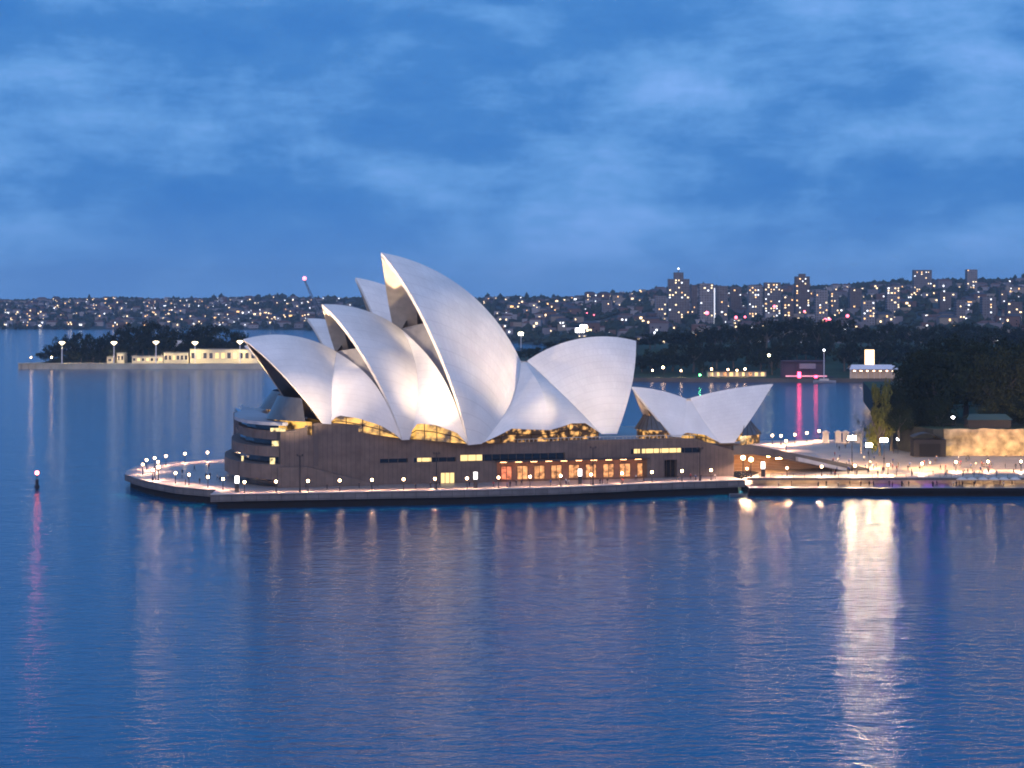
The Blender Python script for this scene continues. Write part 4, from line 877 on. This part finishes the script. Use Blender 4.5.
tk = thing('storage_tank', 'round white storage tank behind the cream workshop', 'tank', (atY(179.5, 350, 1590).x, 1590, 4.2)); m = MB(); m.lathe((0, 0, 0), [(5.6, 0), (5.6, 17.2), (5.2, 17.8), (.02, 18.8)], 18); m.build('shell', mat('white_tank', (.7, .7, .7), .5, .08, .2), tk)
for i, (x, y) in enumerate(((62, 343), (114, 343), (156, 342.5), (195, 343), (240, 342))):
    Y = 1560.0; P = atY(x, y, Y); t = thing('high_mast_lamp', 'tall mast lamp with a bowl head on the naval quay, %s from the left' % ordn(i), 'street lamp', (P.x, Y, 4.2), 0, 'tall mast lamps on the naval quay'); h = P.z - 4.2
    m = MB(); m.tube([(0, 0, 0), (0, 0, h)], [.5, .35], 6); m.build('post', mat('pale_mast'), t); m = MB(); m.lathe((0, 0, h - 1.6), [(.5, 0), (1.2, .7), (2.4, 1.7), (2.6, 2.2), (1.6, 2.7), (.02, 2.9)], 10); spot('mast_beam', (P.x, Y, P.z - 1.9), (P.x, Y + 2, 0), 220000, 150, (1, .76, .38), .4, .4).name = 'mast_beam'; m.build('lamp_head', mat('mast_head_glow', (.9, .9, .9), .5, emit=(1, .80, .46), es=4), t)
for i, (x, y) in enumerate(((31, 360), (51.5, 361))): P = atY(x, y, 1560); lamp((P.x, P.y, 4.2), 'small lamp at the left end of the naval quay, %s from the tip' % ordn(i), 'small lamps on the naval quay', 1.7)
m = MB()
for i in range(36): X = -392 + i * 6; m.tube([(X, 1555.2, -1), (X, 1555.2, 4.0)], .35, 6)
m.box(-394, -120, 1554.6, 1555.8, 3.9, 4.5); tag(m.build('wharf_edge', mat('wharf_timber', (.40, .35, .26), .8, .2, .2)), 'pale timber wharf edge along the naval island', 'wharf')
crn = thing('dockside_crane', 'slender leaning crane with a red light at its tip', 'crane', (atY(330, 362, 1800).x, 1800, 0)); base = atY(330, 362, 1800)
tipc = atY(304.5, 280, 1800) - base; tipc.z = atY(304.5, 280, 1800).z; foot = Vector((0, 0, 20))
m = MB(); m.box(-4, 4, -4, 4, 0, 14); m.box(-3, 4, -3, 3, 14.01, 20); m.build('cab', mat('crane_paint', (.16, .19, .24), .6), crn)
m = MB(); dv = (tipc - foot); nj = 16; sd_ = Vector((0, 1, 0)); up_ = dv.cross(sd_).normalized()
for q in (-1, 1):
    for r in (-1, 1): m.tube([foot + up_ * q * 1.5 + sd_ * r * 1.2, tipc + up_ * q * .5 + sd_ * r * .4], .28, 4)
for i in range(nj):
    a_, b_ = foot + dv * i / nj, foot + dv * (i + 1) / nj; k0, k1 = 1.5 - i / nj, 1.5 - (i + 1) / nj
    for r in (-1, 1): m.tube([a_ + up_ * k0 * (1 if i % 2 else -1) + sd_ * r * k0 * .8, b_ + up_ * k1 * (-1 if i % 2 else 1) + sd_ * r * k1 * .8], .18, 4)
m.build('jib', MATS['crane_paint'], crn); m = MB(); m.ball(tuple(tipc + Vector((0, 0, 1.4))), 2.0, 8); m.build('warning_light', mat('crane_red_glow', (.9, .9, .9), .5, emit=(1, .22, .28), es=2.6), crn)
fl = thing('sports_floodlight', 'bright white floodlight panel on a pole above the south facing shell', 'floodlight', (atY(581, 345, 1480).x, 1480, 10)); zf = atY(581, 329, 1480).z - 10
m = MB(); m.tube([(0, 0, 0), (0, 0, zf)], .35, 6); m.build('post', M_pole, fl); m = MB(); m.box(-4.2, 2.6, -.5, 0, zf - 2.6, zf + .6); m.box(-.6, 4.4, -.5, 0, zf + .61, zf + 3.2); m.build('lamp_panel', mat('panel_glow', (.9, .9, .9), .5, emit=(.95, .97, 1), es=12), fl)
fl2 = thing('sports_floodlight', 'slim floodlight mast glowing over greenery between the two tall shells', 'floodlight', (atY(521, 350, 1620).x, 1620, 10)); zf = atY(521, 334, 1620).z - 10
m = MB(); m.tube([(0, 0, 0), (0, 0, zf)], .35, 6); m.build('post', mat('pale_mast'), fl2); m = MB(); m.box(-2.2, 1.8, -.5, 0, zf - 1.0, zf + 1.4); m.build('lamp_panel', mat('panel_warm_glow', (.9, .9, .9), .5, emit=(1, .95, .7), es=14), fl2)

# ------------------------------------------------------------------ beacon in the water
P = at(37, 489, 0); bc = thing('channel_beacon', 'red lit navigation beacon standing alone in the water', 'beacon', (P.x, P.y, 0))
m = MB(); m.tube([(0, 0, -1.5), (0, 0, 2.6)], [.5, .45], 10); m.lathe((0, 0, 0), [(.75, .2), (.8, .9), (.5, 1.2)], 10); m.build('pile', mat('beacon_pile', (.02, .02, .03), .7), bc)
m = MB(); m.tube([(0, 0, 2.6), (0, 0, 4.2)], .16, 6); m.lathe((0, 0, 2.55), [(.75, 0), (.75, .12), (.02, .14)], 10); m.build('platform', M_pole, bc)
m = MB(); m.ball((0, 0, 4.7), .55, 8); m.build('lantern', mat('beacon_red', (.9, .9, .9), .5, emit=(1, .16, .14), es=26), bc)
# work boat low against the quay steps
P = at(737, 493.6, .6); wb = thing('mooring_dinghy', 'small dark dinghy low against the quay under the stairs', 'boat', (P.x, P.y - 2.5, 0)); m = MB()
m.grid([[(x, w * y, z) for y, z in ((-1, .8), (-.7, .1), (0, -.2), (.7, .1), (1, .8))] for x, w in ((-2.4, .8), (0, 1.0), (1.6, .7), (2.6, .04))], 0, True); m.build('hull', mat('dinghy_hull', (.1, .1, .12), .5), wb); m = MB(); m.box(-1.2, -.8, -.7, .7, .5, .6); m.box(.4, .8, -.65, .65, .5, .6); m.build('seat', M_pale, wb)

# ------------------------------------------------------------------ far suburbs: houses, towers, woodland
M_w1 = mat('house_warm', (.1, .1, .1), .5, emit=(1, .74, .42), es=3.4, sample=False); M_w2 = mat('house_white', (.1, .1, .1), .5, emit=(.90, .94, 1), es=3.4, sample=False); M_w3 = mat('house_amber', (.1, .1, .1), .5, emit=(1, .55, .2), es=3.2, sample=False)
walls = [mat('house_wall_%s' % n, c, .85) for n, c in (('white', (.26, .26, .28)), ('brick', (.12, .08, .07)), ('grey', (.15, .15, .17)), ('cream', (.22, .20, .17)))]
roofs = [mat('house_roof_%s' % n, c, .85) for n, c in (('tile', (.16, .08, .06)), ('slate', (.08, .08, .09)))]
def house_mesh(i):
    r = random.Random(300 + i); m = MB(); w, d, h = r.uniform(6, 11), r.uniform(5, 8), r.choice([5, 6, 8, 10]); m.box(-w, w, -d, d, -4, h, 0); rh = r.uniform(2, 3.5)
    m.face([(-w - .6, -d - .6, h + .01), (w + .6, -d - .6, h + .01), (w * .6, 0, h + rh), (-w * .6, 0, h + rh)], 1); m.face([(w + .6, d + .6, h + .01), (-w - .6, d + .6, h + .01), (-w * .6, 0, h + rh), (w * .6, 0, h + rh)], 1)
    m.face([(-w - .6, d + .6, h + .01), (-w - .6, -d - .6, h + .01), (-w * .6, 0, h + rh)], 1); m.face([(w + .6, -d - .6, h + .01), (w + .6, d + .6, h + .01), (w * .6, 0, h + rh)], 1)
    nl = [0, 1, 1, 2, 2, 3][i % 6]
    slots = [(x, z) for x in (-.75, -.35, .05, .45) for z in ([1] if h < 7 else [1, 4.5])]; r.shuffle(slots)
    for k, (x, z) in enumerate(slots):
        big = r.uniform(1.4, 3.0); mi = 2 if k < nl else 3
        if k < nl or k < nl + 2: m.box(x * w, x * w + (big if k < nl else 1.5), -d - .25, -d - .02, z, z + (2.4 if k < nl else 1.6), mi)
    o = m.build('house', [walls[i % 4], roofs[i % 2], [M_w1, M_w2, M_w1, M_w3][(i // 2) % 4], M_glass]); me = o.data; bpy.data.objects.remove(o); return me, nl
HM = [house_mesh(i) for i in range(18)]
def put_house(x, Y, where, group):
    X = (x - 512) / FPX * Y; z = hill_z(X, Y); me, nl = HM[rnd.randrange(18)]; o = bpy.data.objects.new('house', me); C.objects.link(o); o.location = (X, Y, z + 1.5); o.rotation_euler = (0, 0, rnd.uniform(-.6, .6))
    s = rnd.uniform(.8, 1.25); o.scale = (s, s, s); tag(o, ('house with lit windows ' if nl else 'unlit house ') + where, 'house', group)
for i in range(150):
    x = rnd.uniform(-5, 340); t = rnd.uniform(.03, 1.0); s_, r_ = shore_Y(x), ridge_Y(x); put_house(x, s_ + (r_ - s_) * t ** 1.25, 'among trees on the left far hillside', 'houses on the left far hillside')
for i in range(145):
    x = rnd.uniform(480, 1028); s_, r_ = shore_Y(x), ridge_Y(x); t = rnd.uniform(.12, .95); put_house(x, s_ + (r_ - s_) * t, 'among trees on the right far hillside', 'houses on the right far hillside')
# the many smaller houses beyond counting
m = MB()
def mini(x, Y, lit):
    X = (x - 512) / FPX * Y; z = hill_z(X, Y) + 1; w, d, h = rnd.uniform(4, 9), 4, rnd.uniform(5, 9); m.box(X - w, X + w, Y - d, Y + d, z - 4, z + h, rnd.choice([0, 1, 2, 3]), 4)
    if lit:
        for k in range(rnd.choice([1, 1, 2])):
            wx = X + rnd.uniform(-w, w * .5); ww = rnd.uniform(1.2, 2.8); wz = z + rnd.uniform(1, h - 3); m.box(wx, wx + ww, Y - d - .3, Y - d - .05, wz, wz + rnd.uniform(1.5, 2.6), rnd.choice([5, 5, 6, 6, 7]))
for i in range(900):
    x = rnd.uniform(-20, 350) if i % 2 else rnd.uniform(470, 1040); s_, r_ = shore_Y(x), ridge_Y(x); mini(x, s_ + (r_ - s_) * rnd.uniform(.02, 1.0), rnd.random() < .72)
tag(m.build('distant_suburb', walls + [roofs[0], M_w1, M_w2, M_w3]), 'mass of small far houses and lights across the hillsides', 'houses', None, 'stuff')
TW = [(668, 689, 275.5, 2550, 'tallest grey apartment tower with stepped crown and roof mast, left of the towers', 1), (691, 697, 285, 2700, 'slim dark tower right behind the tallest tower', 0), (699, 713, 283.5, 2500, 'brightly lit apartment block left of the white vertical light line', 2), (716, 727, 286, 2520, 'apartment block right of the white vertical light line', 1), (730, 741, 287, 2750, 'dim broad block between two lit towers', 0), (748, 762, 285, 2650, 'dark apartment slab left of the red light', 1), (764, 780, 282.5, 2650, 'tower with many lit windows above the red light', 2), (795, 809, 276.5, 2600, 'tall tower with a small roof box and bright top floor', 1), (815, 827, 290, 2500, 'mid height block right of the roof box tower', 1), (830, 838, 292, 2650, 'short pale block on the mid hillside', 1), (849, 861, 288.5, 2700, 'short wide block in the middle of the right hillside', 1), (886, 899, 286.5, 2650, 'bright topped block left of the square ridge tower', 2), (913, 931, 270, 3300, 'square pale tower on the ridge', 1), (939, 950, 292, 2700, 'small block below the ridge right of the square tower', 1), (966, 976.5, 269.5, 3300, 'slender tower rightmost on the ridge', 1), (981, 995, 297, 2400, 'pinkish block low on the right hillside', 1), (1006, 1021, 302, 2300, 'low wide block at the right picture edge', 1), (655, 666, 296, 2700, 'low block left of the tallest tower', 1), (602, 612, 300, 2900, 'small block above the south facing shell', 1), (783, 793, 296, 2450, 'low block left of the roof box tower', 1), (862, 874, 300, 2400, 'low block above the glowing light tower', 1), (955, 964, 300, 2350, 'low block under the slender ridge tower', 1), (1000, 1006, 290, 2800, 'thin block near the right edge', 0)]
Mt = [panel_mat('tower_wall_%s' % n, (.05, .05, .06), (.075, .075, .08), c, 3.4, 3.2) for n, c in (('grey', (.14, .14, .155)), ('brown', (.11, .095, .095)), ('pale', (.2, .2, .215)))]
for q in Mt:
    br = next(n for n in q.node_tree.nodes if n.type == 'TEX_BRICK'); br.inputs['Mortar Size'].default_value = .8
for i, (x0, x1, yt, Y, l, lit) in enumerate(TW):
    xa, xb = (x0 - 512) / FPX * Y, (x1 - 512) / FPX * Y; zt = EYE - (yt - YH) / FPX * Y; X = (xa + xb) / 2; g = hill_z(X, Y) - 3; w = (xb - xa) / 2; t = thing('apartment_tower', l, 'apartment tower', (X, Y, g)); h = zt - g
    m = MB(); m.box(-w, w, -7, 7, 0, h * (.93 if i == 0 else 1))
    if i in (0, 7): m.box(-w * .45, w * .45, -5, 5, h * (.93 if i == 0 else 1) + .01, h * 1.06)
    m.build('wall', Mt[i % 3], t)
    nf = int(h / 3.2); nc = max(3, int(2 * w / 3.6)); r = random.Random(i)
    for f_ in range(nf - (1 if i == 0 else 0)):
        for c in range(nc):
            cx = -w + 2 * w * (c + .5) / nc; p = (.07, .16, .28)[lit]
            if f_ >= nf - 3 and lit == 2: p = .5
            if r.random() < p: m = MB(); m.box(cx - w / nc * r.uniform(.3, .6), cx + w / nc * r.uniform(.2, .55), -7.2, -7.01, f_ * 3.2 + .8, f_ * 3.2 + 2.3); m.build('lit_window', r.choice([M_w1, M_w1, M_w2, M_w3]), t)
    if i == 0:
        m = MB(); m.tube([(0, 0, h * 1.06), (0, 0, h * 1.06 + 6)], .5, 5); m.build('roof_mast', M_pole, t); m = MB(); m.ball((0, 0, h * 1.06 + 5), 1.3, 6); m.build('roof_light', M_w2, t)
m = MB()
vl = atY(714.5, 322, 2480); g = hill_z(vl.x, 2480); t = thing('light_column', 'thin white vertical light line between two apartment blocks', 'light', (vl.x, 2480, g)); m.box(-.7, .7, -.5, .5, 0, atY(714.5, 288, 2480).z - g); m.build('tube', mat('column_glow', (.9, .9, .9), .5, emit=(.9, .95, 1), es=.8, sample=False), t)
RED = [(587, 313, 2900, 1.0), (594, 315, 2900, 1.2), (606, 315.3, 2900, 1.0), (707, 313, 2400, 2.4), (736, 317.5, 2300, 1.9), (745, 317, 2300, 1.4), (774.5, 306.5, 2450, 2.0), (804.5, 311.5, 2400, 1.5), (825.5, 320, 2150, 2.2), (829.5, 319.6, 2150, 1.8), (847.5, 316, 2150, 1.9)]
for i, (x, y, Y, r) in enumerate(RED):
    P = atY(x, y, Y); g = min(hill_z(P.x, Y), P.z - 2); t = thing('red_sign_light', 'red glowing light on the far right hillside, %s from the left' % ordn(i), 'light', (P.x, Y, g), 0, 'red lights on the right hillside')
    m = MB(); m.tube([(0, 0, 0), (0, 0, P.z - g)], .25, 5); m.build('post', M_pole, t); m = MB(); m.ball((0, 0, P.z - g), r, 6); m.build('lamp', mat('far_red_glow', (.9, .9, .9), .5, emit=(1, .10, .15), es=5, sample=False), t)
def blob_tree(V, F, X, Y, z, w, h, r):
    i0 = len(V); n = 6
    for k, (rr, zz) in enumerate(((.55, 0), (1, .35), (.8, .75), (.1, 1))):
        for q in range(n): a = 2 * math.pi * (q + .5 * k) / n; j = r.uniform(.75, 1.25); V.append((X + w * rr * j * math.cos(a), Y + w * rr * j * math.sin(a), z + h * zz * r.uniform(.85, 1.15)))
    for k in range(3):
        for q in range(n): F.append((i0 + k * n + q, i0 + k * n + (q + 1) % n, i0 + (k + 1) * n + (q + 1) % n, i0 + (k + 1) * n + q))
V, F = [], []; r = random.Random(5)
for i in range(6500):
    x = r.uniform(-60, 1090); s_, r_ = shore_Y(x), ridge_Y(x); t = r.random() ** .9 * 1.03 if i % 5 else r.uniform(.92, 1.04); Y = s_ + (r_ - s_) * t; X = (x - 512) / FPX * Y
    big = r.random() < .06; blob_tree(V, F, X, Y, hill_z(X, Y) - 1.5, r.uniform(4, 8) * (1.1 if big else 1), r.uniform(6, 11) * (1.7 if big else 1), r)
me = bpy.data.meshes.new('distant_woodland'); me.from_pydata(V, [], F); me.materials.append(mat('distant_leaves', (.03, .045, .03), .9, .4, .05)); o = bpy.data.objects.new('distant_woodland', me); C.objects.link(o)
tag(o, 'far tree cover spread over the suburban hills', 'woodland', None, 'stuff')

# ------------------------------------------------------------------ haze
hb = MB(); hb.box(-4700, 4700, -60, 8300, -6, 175); hz = hb.build('haze', []); hz.data.materials.clear()
hm = bpy.data.materials.new('haze_air'); hm.use_nodes = True; n = hm.node_tree; n.nodes.remove(n.nodes['Principled BSDF']); pvn = n.nodes.new('ShaderNodeVolumePrincipled')
pvn.inputs['Density'].default_value = .00006; pvn.inputs['Color'].default_value = (.66, .8, 1, 1); pvn.inputs['Anisotropy'].default_value = .2
n.links.new(pvn.outputs['Volume'], n.nodes['Material Output'].inputs['Volume']); hz.data.materials.append(hm); hz['kind'] = 'stuff'
